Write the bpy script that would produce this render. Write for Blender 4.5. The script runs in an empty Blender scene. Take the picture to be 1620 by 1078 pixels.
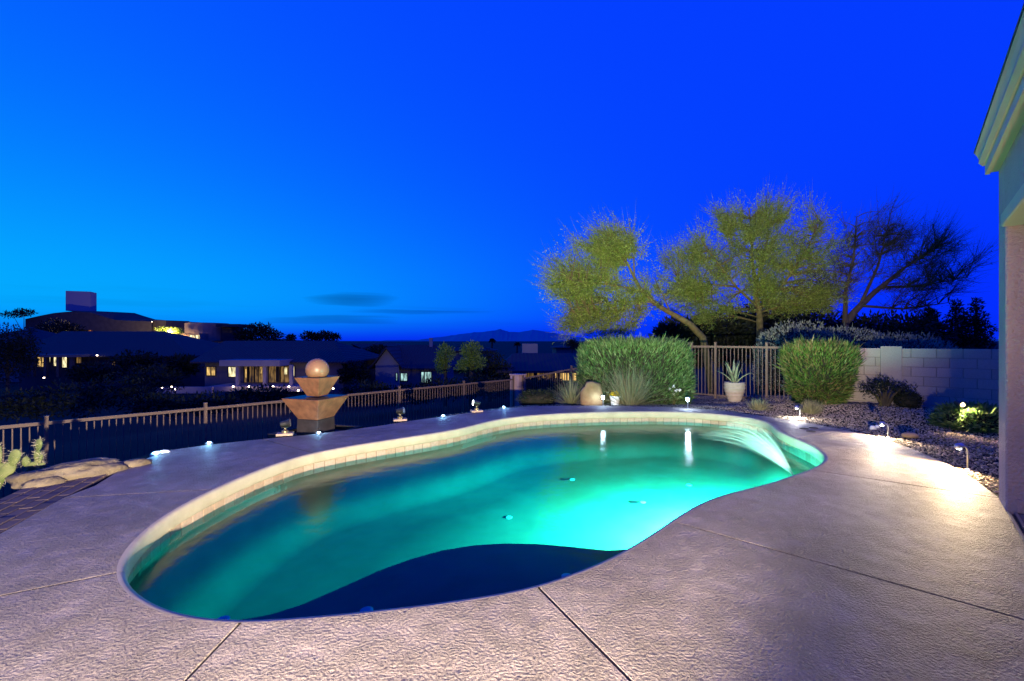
import bpy, bmesh, math, random
import numpy as np
from mathutils import Vector, Matrix, noise as mnoise
random.seed(7)
rng = np.random.default_rng(11)
SC = bpy.context.scene
COL = SC.collection
PI = math.pi
R = math.radians

# ------------------------------------------------------------------ camera
CAMH = 1.5
F = 720.0          # focal length in photograph pixels (1620 wide)
HZ = 540.0
cam = bpy.data.cameras.new('camera')
cam_o = bpy.data.objects.new('camera', cam)
COL.objects.link(cam_o)
SC.camera = cam_o
cam.sensor_width = 36.0
cam.lens = 16.0
cam.clip_start = 0.05
cam.clip_end = 9000
cam_o.location = (0, 0, CAMH)
cam_o.rotation_euler = (PI / 2, 0, 0)

# ------------------------------------------------------------------ world: clear sky after sunset, afterglow on the left
W = bpy.data.worlds.new('World')
SC.world = W
W.use_nodes = True
wn, wl = W.node_tree.nodes, W.node_tree.links


def wnode(t, **k):
    n = wn.new(t)
    for a, v in k.items():
        setattr(n, a, v)
    return n


def wmath(op, a, b=None, clamp=False):
    n = wn.new('ShaderNodeMath')
    n.operation = op
    n.use_clamp = clamp
    for i, v in enumerate((a, b)):
        if v is None:
            continue
        if isinstance(v, (int, float)):
            n.inputs[i].default_value = v
        else:
            wl.new(v, n.inputs[i])
    return n.outputs[0]


sky = wnode('ShaderNodeTexSky', sky_type='NISHITA')
sky.sun_disc = False
sky.sun_elevation = R(-5)
sky.sun_rotation = R(-65)
sky.ozone_density = 3
sep = wnode('ShaderNodeSeparateColor')
wl.new(sky.outputs[0], sep.inputs[0])
geo = wnode('ShaderNodeTexCoord')
sx = wnode('ShaderNodeSeparateXYZ')
wl.new(geo.outputs['Generated'], sx.inputs[0])
# thin cloud bars low over the horizon
mp = wnode('ShaderNodeMapping')
mp.inputs['Scale'].default_value = (1.5, 1.5, 26)
mp.inputs['Location'].default_value = (3.1, 1.7, 0.4)
wl.new(geo.outputs['Generated'], mp.inputs[0])
nz = wnode('ShaderNodeTexNoise')
nz.inputs['Scale'].default_value = 1.7
nz.inputs['Detail'].default_value = 4
wl.new(mp.outputs[0], nz.inputs['Vector'])
cl = wmath('MULTIPLY', wmath('SUBTRACT', nz.outputs[0], 0.53), 5.0, True)
lowband = wmath('SUBTRACT', 1.0, wmath('MULTIPLY', wmath('ABSOLUTE', wmath('SUBTRACT', sx.outputs[2], 0.065)), 15.0), True)
cloud = wmath('SUBTRACT', 1.0, wmath('MULTIPLY', wmath('MULTIPLY', cl, lowband), 0.12))
ysafe = wmath('MAXIMUM', sx.outputs[1], 0.05)
tx = wmath('DIVIDE', sx.outputs[0], ysafe)
tz = wmath('DIVIDE', sx.outputs[2], ysafe)
for cx_, cz_, wx_, wz_, am_ in ((-0.355, 0.088, 0.11, 0.014, 0.42), (-0.20, 0.062, 0.17, 0.008, 0.3), (-0.40, 0.045, 0.16, 0.007, 0.3)):
    ex = wmath('POWER', wmath('ABSOLUTE', wmath('DIVIDE', wmath('SUBTRACT', tx, cx_), wx_)), 2.0)
    ez = wmath('POWER', wmath('ABSOLUTE', wmath('DIVIDE', wmath('SUBTRACT', wmath('ADD', tz, wmath('MULTIPLY', wmath('SUBTRACT', nz.outputs[0], 0.5), 0.045)), cz_), wz_)), 2.0)
    lens = wmath('SUBTRACT', 1.0, wmath('ADD', ex, ez), True)
    cloud = wmath('MULTIPLY', cloud, wmath('SUBTRACT', 1.0, wmath('MULTIPLY', lens, am_)))
hzdim = wmath('ADD', 0.86, wmath('MULTIPLY', sx.outputs[2], 3.0), True)     # the air thickens towards the horizon
zen = wmath('SUBTRACT', 1.0, wmath('MULTIPLY', wmath('SUBTRACT', sx.outputs[2], 0.6, True), 0.8))   # and the zenith is darker than the low sky
SKY_G, SKY_B = 15.5, 1.0
g = wmath('ADD', wmath('MULTIPLY', sep.outputs[1], SKY_G), 0.022)
g = wmath('DIVIDE', wmath('MULTIPLY', g, 1.3), wmath('ADD', 1.0, wmath('MULTIPLY', g, 1.4)))
g = wmath('MULTIPLY', wmath('MULTIPLY', g, cloud), hzdim)
b = wmath('MULTIPLY', wmath('MULTIPLY', wmath('MULTIPLY', cloud, hzdim), SKY_B), zen)
g = wmath('MULTIPLY', g, zen)
r = wmath('MULTIPLY', b, 0.0012)
comb = wnode('ShaderNodeCombineColor')
wl.new(r, comb.inputs[0])
wl.new(g, comb.inputs[1])
wl.new(b, comb.inputs[2])
wl.new(comb.outputs[0], wn['Background'].inputs[0])
wn['Background'].inputs[1].default_value = 1.0

SC.view_settings.view_transform = 'Standard'
SC.view_settings.look = 'None'
SC.view_settings.exposure = 0.0
SC.view_settings.gamma = 1.0
SC.cycles.use_denoising = True
SC.cycles.max_bounces = 8
SC.cycles.transparent_max_bounces = 24
SC.cycles.sample_clamp_indirect = 4.0
SC.cycles.caustics_reflective = False
SC.cycles.caustics_refractive = False


# ------------------------------------------------------------------ frames of reference
TH = R(41.2)
SN, CS = math.sin(TH), math.cos(TH)
U_WALL, V_FENCE, V_HOUSE = 13.02, -11.1, 0.63


def uv(u, v):                       # lot axes (along fence, along wall) -> world
    return (u * SN + v * CS, u * CS - v * SN)


def to_uv(x, y):
    return (x * SN + y * CS, x * CS - y * SN)


def gp(px, py, z=0.0):              # photo pixel -> point on the level z
    y = F * (CAMH - z) / (py - HZ)
    return Vector(((px - 810) / F * y, y, z))


def at(px, py, y):                  # photo pixel -> point at depth y
    return Vector(((px - 810) / F * y, y, CAMH - (py - HZ) / F * y))


def on_fence(px):
    a = (px - 810) / F
    y = V_FENCE / (a * CS - SN)
    return Vector((a * y, y, 0))


def on_wall(px, off=0.0):
    a = (px - 810) / F
    y = (U_WALL + off) / (a * SN + CS)
    return Vector((a * y, y, 0))


# ------------------------------------------------------------------ object helpers
def tag(o, label=None, cat=None, group=None, kind=None):
    if label: o['label'] = label
    if cat: o['category'] = cat
    if group: o['group'] = group
    if kind: o['kind'] = kind
    return o


def thing(name, loc, label, cat, group=None, kind=None):
    o = bpy.data.objects.new(name, None)
    o.empty_display_size = 0.2
    COL.objects.link(o)
    o.location = loc
    return tag(o, label, cat, group, kind)


def wloc(o):
    p = Vector((0, 0, 0))
    while o is not None:
        p += o.location
        o = o.parent
    return p


def link(name, me, mat=None, parent=None, loc=None):
    """loc is a world location; children are placed relative to their parents"""
    o = bpy.data.objects.new(name, me)
    COL.objects.link(o)
    if mat is not None and not me.materials:
        me.materials.append(mat)
    if parent is not None:
        o.parent = parent
    if loc is not None:
        o.location = Vector(loc) - (wloc(parent) if parent else Vector((0, 0, 0)))
    return o


class MB:
    def __init__(self):
        self.v, self.f = [], []

    def add(self, vs, fs):
        n = len(self.v)
        self.v += [tuple(p) for p in vs]
        self.f += [tuple(i + n for i in f) for f in fs]
        return self

    def box(self, c, s, rz=0.0, rx=0.0, ry=0.0):
        m = Matrix.Translation(c) @ Matrix.Rotation(rz, 4, 'Z') @ Matrix.Rotation(ry, 4, 'Y') @ Matrix.Rotation(rx, 4, 'X')
        vs = [m @ Vector((x * s[0] / 2, y * s[1] / 2, z * s[2] / 2)) for z in (-1, 1) for y in (-1, 1) for x in (-1, 1)]
        return self.add(vs, [(0, 2, 3, 1), (4, 5, 7, 6), (0, 1, 5, 4), (2, 6, 7, 3), (0, 4, 6, 2), (1, 3, 7, 5)])

    def bar(self, a, b, w, h):
        """upright box section from a to b"""
        a, b = Vector(a), Vector(b)
        d = (b - a)
        s = Vector((-d.y, d.x, 0)).normalized() * (w / 2)
        t = Vector((0, 0, h / 2))
        vs = [a - s - t, a + s - t, a + s + t, a - s + t, b - s - t, b + s - t, b + s + t, b - s + t]
        return self.add(vs, [(0, 1, 2, 3), (7, 6, 5, 4), (0, 4, 5, 1), (1, 5, 6, 2), (2, 6, 7, 3), (3, 7, 4, 0)])

    def tube(self, pts, rad, n=8, cap=True):
        pts = [Vector(p) for p in pts]
        rad = rad if hasattr(rad, '__len__') else [rad] * len(pts)
        base = len(self.v)
        for i, p in enumerate(pts):
            d = (pts[min(i + 1, len(pts) - 1)] - pts[max(i - 1, 0)]).normalized()
            a = d.cross(Vector((0.31, 0.17, 0.93)))
            if a.length < 1e-3:
                a = d.cross(Vector((1, 0, 0)))
            a.normalize()
            c = d.cross(a)
            for k in range(n):
                t = 2 * PI * k / n
                self.v.append(tuple(p + (a * math.cos(t) + c * math.sin(t)) * rad[i]))
        for i in range(len(pts) - 1):
            for k in range(n):
                k2 = (k + 1) % n
                self.f.append((base + i * n + k, base + (i + 1) * n + k, base + (i + 1) * n + k2, base + i * n + k2))
        if cap:
            self.f.append(tuple(base + k for k in range(n)))
            self.f.append(tuple(base + (len(pts) - 1) * n + k for k in reversed(range(n))))
        return self

    def lathe(self, c, prof, n=24, cap=True):
        base = len(self.v)
        for r_, z_ in prof:
            for k in range(n):
                t = 2 * PI * k / n
                self.v.append((c[0] + r_ * math.cos(t), c[1] + r_ * math.sin(t), c[2] + z_))
        for i in range(len(prof) - 1):
            for k in range(n):
                k2 = (k + 1) % n
                self.f.append((base + i * n + k, base + i * n + k2, base + (i + 1) * n + k2, base + (i + 1) * n + k))
        if cap:
            self.f.append(tuple(base + k for k in reversed(range(n))))
            self.f.append(tuple(base + (len(prof) - 1) * n + k for k in range(n)))
        return self

    def poly_prism(self, loop, z0, z1):
        n = len(loop)
        vs = [(p[0], p[1], z1) for p in loop] + [(p[0], p[1], z0) for p in loop]
        fs = [tuple(range(n)), tuple(range(2 * n - 1, n - 1, -1))]
        fs += [((i + 1) % n, i, n + i, n + (i + 1) % n) for i in range(n)]
        return self.add(vs, fs)

    def build(self, name, mat, parent=None, smooth=False, bevel=0.0, tri=False, fix=False, origin=None):
        me = bpy.data.meshes.new(name)
        off = wloc(parent) if parent else Vector((0, 0, 0))
        if origin is not None:
            off = Vector(origin)
        me.from_pydata([tuple(Vector(p) - off) for p in self.v], [], self.f)
        if bevel or tri or fix:
            bm = bmesh.new()
            bm.from_mesh(me)
            if fix:
                bmesh.ops.recalc_face_normals(bm, faces=bm.faces)
            if tri:
                bmesh.ops.triangulate(bm, faces=[f for f in bm.faces if len(f.verts) > 4])
            if bevel:
                bmesh.ops.bevel(bm, geom=list(bm.edges), offset=bevel, segments=1, affect='EDGES', clamp_overlap=True)
            bm.to_mesh(me)
            bm.free()
        if smooth:
            me.polygons.foreach_set('use_smooth', [True] * len(me.polygons))
        me.update()
        me.materials.append(mat)
        o = bpy.data.objects.new(name, me)
        COL.objects.link(o)
        if parent is not None:
            o.parent = parent
            if origin is not None:
                o.location = Vector(origin) - wloc(parent)
        elif origin is not None:
            o.location = origin
        return o


class QB:
    """collects many loose quads as arrays"""
    def __init__(self):
        self.p = []

    def leaves(self, c, d, L, Wd):
        n = len(c)
        d = d / (np.linalg.norm(d, axis=1, keepdims=True) + 1e-9)
        s = np.cross(d, rng.normal(size=(n, 3)))
        s /= (np.linalg.norm(s, axis=1, keepdims=True) + 1e-9)
        L = np.broadcast_to(L, (n,))[:, None]
        Wd = np.broadcast_to(Wd, (n,))[:, None]
        m = c + d * L * 0.45
        self.p.append(np.stack([c, m + s * Wd / 2, c + d * L, m - s * Wd / 2], 1))
        return self

    def ribbons(self, c, d, L, Wd, bend, segs=3, side=None, taper=True):
        n = len(c)
        d = d / (np.linalg.norm(d, axis=1, keepdims=True) + 1e-9)
        if side is None:
            side = np.cross(d, rng.normal(size=(n, 3)))
        side = side / (np.linalg.norm(side, axis=1, keepdims=True) + 1e-9)
        L = np.broadcast_to(L, (n,))[:, None]
        Wd = np.broadcast_to(Wd, (n,))[:, None]
        prev = None
        for k in range(segs + 1):
            t = k / segs
            q = c + d * L * t + bend * L * t * t
            w = Wd * ((1 - t) ** 0.7 if taper else 1.0) * 0.5 + 0.0006
            a, b_ = q - side * w, q + side * w
            if prev is not None:
                self.p.append(np.stack([prev[0], prev[1], b_, a], 1))
            prev = (a, b_)
        return self

    def build(self, name, mat, parent=None, kind=None):
        p = np.concatenate(self.p, 0).astype(np.float32)
        n = len(p)
        off = wloc(parent) if parent else Vector((0, 0, 0))
        p = p.reshape(-1, 3) - np.array(off, dtype=np.float32)
        me = bpy.data.meshes.new(name)
        me.vertices.add(4 * n)
        me.vertices.foreach_set('co', p.ravel())
        me.loops.add(4 * n)
        me.loops.foreach_set('vertex_index', np.arange(4 * n, dtype=np.int32))
        me.polygons.add(n)
        me.polygons.foreach_set('loop_start', np.arange(0, 4 * n, 4, dtype=np.int32))
        me.update(calc_edges=True)
        me.materials.append(mat)
        o = bpy.data.objects.new(name, me)
        COL.objects.link(o)
        if parent is not None:
            o.parent = parent
        if kind:
            o['kind'] = kind
        return o


# ------------------------------------------------------------------ materials
MATS = {}


def new_mat(name):
    m = bpy.data.materials.new(name)
    m.use_nodes = True
    MATS[name] = m
    return m, m.node_tree.nodes, m.node_tree.links, m.node_tree.nodes['Principled BSDF']


def surf(name, col, col2=None, rough=0.85, scale=8.0, bump=0.0, bscale=40.0, metal=0.0, spec=0.3, bdist=0.01, coords='Object', detail=4):
    m, n, l, p = new_mat(name)
    tc = n.new('ShaderNodeTexCoord')
    p.inputs['Roughness'].default_value = rough
    p.inputs['Metallic'].default_value = metal
    p.inputs['Specular IOR Level'].default_value = spec
    if col2 is None:
        p.inputs['Base Color'].default_value = (*col, 1)
    else:
        t = n.new('ShaderNodeTexNoise')
        t.inputs['Scale'].default_value = scale
        t.inputs['Detail'].default_value = detail
        l.new(tc.outputs[coords], t.inputs['Vector'])
        cr = n.new('ShaderNodeValToRGB')
        cr.color_ramp.elements[0].position = 0.32
        cr.color_ramp.elements[1].position = 0.68
        cr.color_ramp.elements[0].color = (*col, 1)
        cr.color_ramp.elements[1].color = (*col2, 1)
        l.new(t.outputs[0], cr.inputs[0])
        l.new(cr.outputs[0], p.inputs['Base Color'])
    if bump:
        t2 = n.new('ShaderNodeTexNoise')
        t2.inputs['Scale'].default_value = bscale
        t2.inputs['Detail'].default_value = 5
        l.new(tc.outputs[coords], t2.inputs['Vector'])
        bp = n.new('ShaderNodeBump')
        bp.inputs['Strength'].default_value = bump
        bp.inputs['Distance'].default_value = bdist
        l.new(t2.outputs[0], bp.inputs['Height'])
        l.new(bp.outputs[0], p.inputs['Normal'])
    return m


def leaf(name, cols, trans=0.25, rough=0.6):
    m, n, l, p = new_mat(name)
    gi = n.new('ShaderNodeNewGeometry')
    cr = n.new('ShaderNodeValToRGB')
    cr.color_ramp.interpolation = 'LINEAR'
    e = cr.color_ramp.elements
    while len(e) < len(cols):
        e.new(0.5)
    for i, c in enumerate(cols):
        e[i].position = i / (len(cols) - 1)
        e[i].color = (*c, 1)
    l.new(gi.outputs['Random Per Island'], cr.inputs[0])
    l.new(cr.outputs[0], p.inputs['Base Color'])
    p.inputs['Roughness'].default_value = rough
    p.inputs['Specular IOR Level'].default_value = 0.25
    tr = n.new('ShaderNodeBsdfTranslucent')
    l.new(cr.outputs[0], tr.inputs[0])
    mx = n.new('ShaderNodeMixShader')
    mx.inputs[0].default_value = trans
    l.new(p.outputs[0], mx.inputs[1])
    l.new(tr.outputs[0], mx.inputs[2])
    l.new(mx.outputs[0], n['Material Output'].inputs[0])
    return m


def glow(name, col, st):
    m, n, l, p = new_mat(name)
    p.inputs['Base Color'].default_value = (0.02, 0.02, 0.02, 1)
    p.inputs['Emission Color'].default_value = (*col, 1)
    p.inputs['Emission Strength'].default_value = st
    return m


def deck_material(name):
    m, n, l, p = new_mat(name)
    gi = n.new('ShaderNodeNewGeometry')
    big = n.new('ShaderNodeTexNoise'); big.inputs['Scale'].default_value = 1.1; big.inputs['Detail'].default_value = 9; big.inputs['Roughness'].default_value = 0.62
    l.new(gi.outputs['Position'], big.inputs['Vector'])
    fine = n.new('ShaderNodeTexNoise'); fine.inputs['Scale'].default_value = 55; fine.inputs['Detail'].default_value = 3
    l.new(gi.outputs['Position'], fine.inputs['Vector'])
    cr = n.new('ShaderNodeValToRGB')
    cr.color_ramp.elements[0].position = 0.36; cr.color_ramp.elements[0].color = (0.255, 0.205, 0.195, 1)
    cr.color_ramp.elements[1].position = 0.64; cr.color_ramp.elements[1].color = (0.41, 0.335, 0.32, 1)
    l.new(big.outputs[0], cr.inputs[0])
    mx = n.new('ShaderNodeMix'); mx.data_type = 'RGBA'; mx.blend_type = 'MULTIPLY'; mx.inputs[0].default_value = 0.35
    cr2 = n.new('ShaderNodeValToRGB')
    cr2.color_ramp.elements[0].position = 0.35; cr2.color_ramp.elements[0].color = (0.6, 0.6, 0.6, 1)
    cr2.color_ramp.elements[1].position = 0.6; cr2.color_ramp.elements[1].color = (1, 1, 1, 1)
    l.new(fine.outputs[0], cr2.inputs[0])
    l.new(cr.outputs[0], mx.inputs[6]); l.new(cr2.outputs[0], mx.inputs[7])
    l.new(mx.outputs[2], p.inputs['Base Color'])
    p.inputs['Roughness'].default_value = 0.6
    p.inputs['Specular IOR Level'].default_value = 0.35
    # sprayed knock-down lace texture: flattened blobs on a smooth coat
    lace = n.new('ShaderNodeTexNoise'); lace.inputs['Scale'].default_value = 60; lace.inputs['Detail'].default_value = 5; lace.inputs['Roughness'].default_value = 0.55; lace.inputs['Distortion'].default_value = 0.3
    l.new(gi.outputs['Position'], lace.inputs['Vector'])
    cr3 = n.new('ShaderNodeValToRGB')
    cr3.color_ramp.elements[0].position = 0.34
    cr3.color_ramp.elements[1].position = 0.66
    l.new(lace.outputs[0], cr3.inputs[0])
    und = n.new('ShaderNodeTexNoise'); und.inputs['Scale'].default_value = 4.5
    l.new(gi.outputs['Position'], und.inputs['Vector'])
    ad = n.new('ShaderNodeMath'); ad.operation = 'MULTIPLY_ADD'; ad.inputs[1].default_value = 1.2
    pm = n.new('ShaderNodeTexNoise'); pm.inputs['Scale'].default_value = 7; pm.inputs['Detail'].default_value = 4
    l.new(gi.outputs['Position'], pm.inputs['Vector'])
    pr_ = n.new('ShaderNodeMapRange'); pr_.inputs[1].default_value = 0.35; pr_.inputs[2].default_value = 0.65; pr_.inputs[3].default_value = 0.35; pr_.inputs[4].default_value = 1.25
    l.new(pm.outputs[0], pr_.inputs[0])
    pmul = n.new('ShaderNodeMath'); pmul.operation = 'MULTIPLY'
    l.new(cr3.outputs[0], pmul.inputs[0]); l.new(pr_.outputs[0], pmul.inputs[1])
    l.new(und.outputs[0], ad.inputs[0]); l.new(pmul.outputs[0], ad.inputs[2])
    bp = n.new('ShaderNodeBump'); bp.inputs['Strength'].default_value = 1.0; bp.inputs['Distance'].default_value = 0.021
    l.new(ad.outputs[0], bp.inputs['Height'])
    l.new(bp.outputs[0], p.inputs['Normal'])
    return m


def random_mat(name, cols, rough=0.7, bump=0.3, bscale=30, bdist=0.004):
    """colour picked per object (tiles, blocks, bricks)"""
    m, n, l, p = new_mat(name)
    oi = n.new('ShaderNodeObjectInfo')
    cr = n.new('ShaderNodeValToRGB')
    e = cr.color_ramp.elements
    while len(e) < len(cols):
        e.new(0.5)
    for i, c in enumerate(cols):
        e[i].position = i / (len(cols) - 1)
        e[i].color = (*c, 1)
    l.new(oi.outputs['Random'], cr.inputs[0])
    gi = n.new('ShaderNodeNewGeometry')
    t = n.new('ShaderNodeTexNoise'); t.inputs['Scale'].default_value = bscale; t.inputs['Detail'].default_value = 4
    l.new(gi.outputs['Position'], t.inputs['Vector'])
    mx = n.new('ShaderNodeMix'); mx.data_type = 'RGBA'; mx.blend_type = 'MULTIPLY'; mx.inputs[0].default_value = 0.4
    l.new(cr.outputs[0], mx.inputs[6]); l.new(t.outputs[0], mx.inputs[7])
    l.new(mx.outputs[2], p.inputs['Base Color'])
    p.inputs['Roughness'].default_value = rough
    p.inputs['Specular IOR Level'].default_value = 0.3
    bp = n.new('ShaderNodeBump'); bp.inputs['Strength'].default_value = bump; bp.inputs['Distance'].default_value = bdist
    l.new(t.outputs[0], bp.inputs['Height'])
    l.new(bp.outputs[0], p.inputs['Normal'])
    return m


M_DECK = deck_material('sprayed_deck')
M_COPING = surf('smooth_coping', (0.44, 0.36, 0.26), (0.54, 0.45, 0.33), scale=5, rough=0.7, bump=0.25, bscale=60, bdist=0.004)
M_JOINT = surf('joint_dark', (0.07, 0.06, 0.055), rough=0.95)
M_PLASTER = surf('pool_plaster', (0.075, 0.09, 0.05), (0.105, 0.12, 0.075), scale=2.2, rough=0.8, detail=8)
M_TILE = random_mat('waterline_tile', [(0.50, 0.34, 0.25), (0.62, 0.45, 0.35), (0.55, 0.40, 0.34)], rough=0.25, bump=0.15)
M_BLOCK = random_mat('wall_block', [(0.42, 0.36, 0.31), (0.48, 0.41, 0.36), (0.45, 0.38, 0.34)], rough=0.9, bump=0.5, bscale=60)
M_MORTAR = surf('mortar', (0.22, 0.19, 0.17), rough=0.95)
M_BRICK = random_mat('paver_brick', [(0.17, 0.12, 0.11), (0.22, 0.155, 0.135), (0.15, 0.11, 0.10)], rough=0.9, bump=0.4)
M_FENCE = surf('fence_paint', (0.14, 0.093, 0.072), (0.18, 0.12, 0.09), rough=0.55, scale=20)
M_COPPER = surf('copper_bowl', (0.13, 0.058, 0.030), (0.25, 0.108, 0.052), rough=0.6, scale=9, bump=0.35, bscale=30, detail=8, spec=0.4)
M_BALL = surf('fountain_ball', (0.19, 0.095, 0.05), (0.24, 0.125, 0.07), rough=0.42, scale=6, spec=0.5)
M_DARK = surf('dark_stone', (0.02, 0.016, 0.016), (0.04, 0.03, 0.03), rough=0.8, bump=0.3)
M_BLACK = surf('black_metal', (0.02, 0.02, 0.02), rough=0.4, spec=0.5)
M_STEEL = surf('brushed_steel', (0.55, 0.55, 0.56), rough=0.3, metal=0.9)
M_BRASS = surf('weathered_brass', (0.30, 0.24, 0.14), rough=0.4, metal=0.6)
M_TANSTONE = surf('tan_paver', (0.48, 0.36, 0.26), (0.56, 0.43, 0.32), rough=0.9, bump=0.4)
M_BOULDER = surf('desert_boulder', (0.11, 0.085, 0.06), (0.25, 0.20, 0.14), scale=4, rough=0.95, bump=0.9, bscale=9, bdist=0.06, detail=8)
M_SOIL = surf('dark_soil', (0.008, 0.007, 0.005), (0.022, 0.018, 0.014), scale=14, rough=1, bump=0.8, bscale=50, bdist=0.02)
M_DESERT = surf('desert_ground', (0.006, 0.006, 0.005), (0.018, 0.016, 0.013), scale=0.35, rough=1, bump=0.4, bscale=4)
M_STUCCO = surf('stucco', (0.50, 0.345, 0.32), (0.57, 0.39, 0.36), scale=3, rough=0.95, bump=1.0, bscale=38, bdist=0.03)
M_TRIM = surf('cream_trim', (0.62, 0.45, 0.30), (0.68, 0.50, 0.34), scale=2, rough=0.5)
M_POT = surf('clay_pot', (0.44, 0.36, 0.28), (0.54, 0.45, 0.36), scale=8, rough=0.8, bump=0.2)
M_WHITE = surf('white_glaze', (0.75, 0.74, 0.70), rough=0.4)
M_BARK = surf('palo_verde_bark', (0.07, 0.065, 0.02), (0.15, 0.125, 0.045), scale=9, rough=0.85, bump=0.4)
M_BARKD = surf('dark_bark', (0.05, 0.042, 0.03), (0.09, 0.07, 0.05), scale=9, rough=0.9, bump=0.4)
M_TWIG = leaf('palo_twigs', [(0.09, 0.11, 0.03), (0.16, 0.17, 0.05), (0.11, 0.14, 0.03)], 0.15)
M_PALO = leaf('palo_leaves', [(0.11, 0.20, 0.022), (0.24, 0.38, 0.04), (0.42, 0.54, 0.13), (0.12, 0.24, 0.03)], 0.5)
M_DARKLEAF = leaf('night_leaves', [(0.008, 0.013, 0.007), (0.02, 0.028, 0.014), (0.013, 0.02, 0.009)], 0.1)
M_HEDGE = leaf('hedge_leaves', [(0.03, 0.08, 0.02), (0.08, 0.17, 0.04), (0.17, 0.28, 0.09), (0.035, 0.08, 0.025), (0.24, 0.34, 0.14)], 0.2, 0.45)
M_SHRUB = leaf('shrub_leaves', [(0.03, 0.08, 0.015), (0.08, 0.17, 0.028), (0.15, 0.24, 0.05), (0.22, 0.17, 0.07), (0.04, 0.10, 0.02)], 0.2, 0.45)
M_SAGE = leaf('sage_leaves', [(0.13, 0.18, 0.13), (0.21, 0.26, 0.19), (0.28, 0.31, 0.24)], 0.15, 0.8)
M_GRASS = leaf('grass_blades', [(0.13, 0.15, 0.07), (0.22, 0.23, 0.13), (0.28, 0.26, 0.16), (0.17, 0.20, 0.09)], 0.2, 0.5)
M_STRAW = leaf('straw_tuft', [(0.26, 0.25, 0.13), (0.36, 0.33, 0.18), (0.22, 0.24, 0.12)], 0.2)
M_AGAVE = surf('agave_leaf', (0.22, 0.27, 0.15), (0.34, 0.38, 0.24), scale=7, rough=0.5)
M_PAD = surf('cactus_pad', (0.10, 0.14, 0.045), (0.19, 0.21, 0.08), scale=14, rough=0.6, bump=0.3, bscale=35)
M_SPINE = surf('spines', (0.6, 0.52, 0.35), rough=0.6)
M_CORE = surf('shade_core', (0.015, 0.02, 0.01), (0.035, 0.03, 0.02), scale=12, rough=1)  # shrub core, darkened as the shade behind the leaves
M_YELLOW = leaf('yellow_flowers', [(0.55, 0.38, 0.01), (0.68, 0.50, 0.02)], 0.2)
M_GRAVEL = leaf('gravel_stones', [(0.16, 0.12, 0.08), (0.42, 0.32, 0.22), (0.62, 0.50, 0.36), (0.24, 0.17, 0.11), (0.50, 0.40, 0.28)], 0.0, 0.9)
M_LED = glow('cool_led', (0.55, 0.8, 1.0), 140)
M_PUCK = glow('puck_led', (0.45, 0.75, 1.0), 25)
M_LEDW = glow('warm_led', (1.0, 0.72, 0.30), 30)
M_LENS = glow('lamp_lens', (0.85, 0.92, 1.0), 14)
def room(name, col, st):
    """lit room behind glass: light falls off between furniture, curtains and blinds"""
    m = glow(name, col, st)
    n, l = m.node_tree.nodes, m.node_tree.links
    gi = n.new('ShaderNodeNewGeometry')
    mp_ = n.new('ShaderNodeMapping'); mp_.inputs['Scale'].default_value = (3.2, 0.4, 0.9)
    l.new(gi.outputs['Position'], mp_.inputs[0])
    t = n.new('ShaderNodeTexNoise'); t.inputs['Scale'].default_value = 1.6; t.inputs['Detail'].default_value = 5
    l.new(mp_.outputs[0], t.inputs['Vector'])
    mr = n.new('ShaderNodeMapRange'); mr.inputs[1].default_value = 0.35; mr.inputs[2].default_value = 0.65; mr.inputs[3].default_value = 0.12 * st; mr.inputs[4].default_value = 1.7 * st
    l.new(t.outputs[0], mr.inputs[0])
    l.new(mr.outputs[0], n['Principled BSDF'].inputs['Emission Strength'])
    return m


M_WIN = [room('lit_window_warm', (1.0, 0.62, 0.18), 0.75), room('lit_window_pale', (1.0, 0.85, 0.45), 1.1),
         room('lit_window_cool', (0.50, 0.85, 0.8), 0.75), room('lit_window_dim', (0.8, 0.45, 0.12), 0.22),
         room('lit_window_orange', (1.0, 0.30, 0.05), 0.32)]
M_FAR_LED = glow('far_garden_bulb', (1.0, 0.75, 0.55), 14)
M_FWALL = surf('far_stucco', (0.13, 0.12, 0.12), (0.17, 0.15, 0.14), scale=1, rough=0.95)
M_FWALLB = surf('far_stucco_pale', (0.24, 0.23, 0.24), (0.28, 0.27, 0.27), scale=1, rough=0.95)
M_FWALLD = surf('far_stucco_dark', (0.055, 0.045, 0.045), (0.08, 0.065, 0.06), scale=1, rough=0.95)
M_ADOBE = surf('far_adobe', (0.32, 0.22, 0.15), (0.38, 0.27, 0.18), scale=0.7, rough=0.95)
M_FRAME = surf('dark_frame', (0.03, 0.028, 0.03), rough=0.5)
M_MOUNT = surf('hazed_mountain', (0.30, 0.32, 0.36), (0.36, 0.38, 0.42), scale=0.004, rough=1)  # distance haze put into the pale bluish colour


def roof_material():
    m, n, l, p = new_mat('far_roof_tiles')
    p.inputs['Base Color'].default_value = (0.04, 0.035, 0.042, 1)
    p.inputs['Roughness'].default_value = 0.9
    gi = n.new('ShaderNodeTexCoord')
    w = n.new('ShaderNodeTexWave'); w.inputs['Scale'].default_value = 1.1; w.bands_direction = 'X'; w.inputs['Distortion'].default_value = 0.4
    l.new(gi.outputs['Object'], w.inputs['Vector'])
    bp = n.new('ShaderNodeBump'); bp.inputs['Strength'].default_value = 0.6; bp.inputs['Distance'].default_value = 0.08
    l.new(w.outputs[0], bp.inputs['Height']); l.new(bp.outputs[0], p.inputs['Normal'])
    return m


M_ROOF = roof_material()


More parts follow.
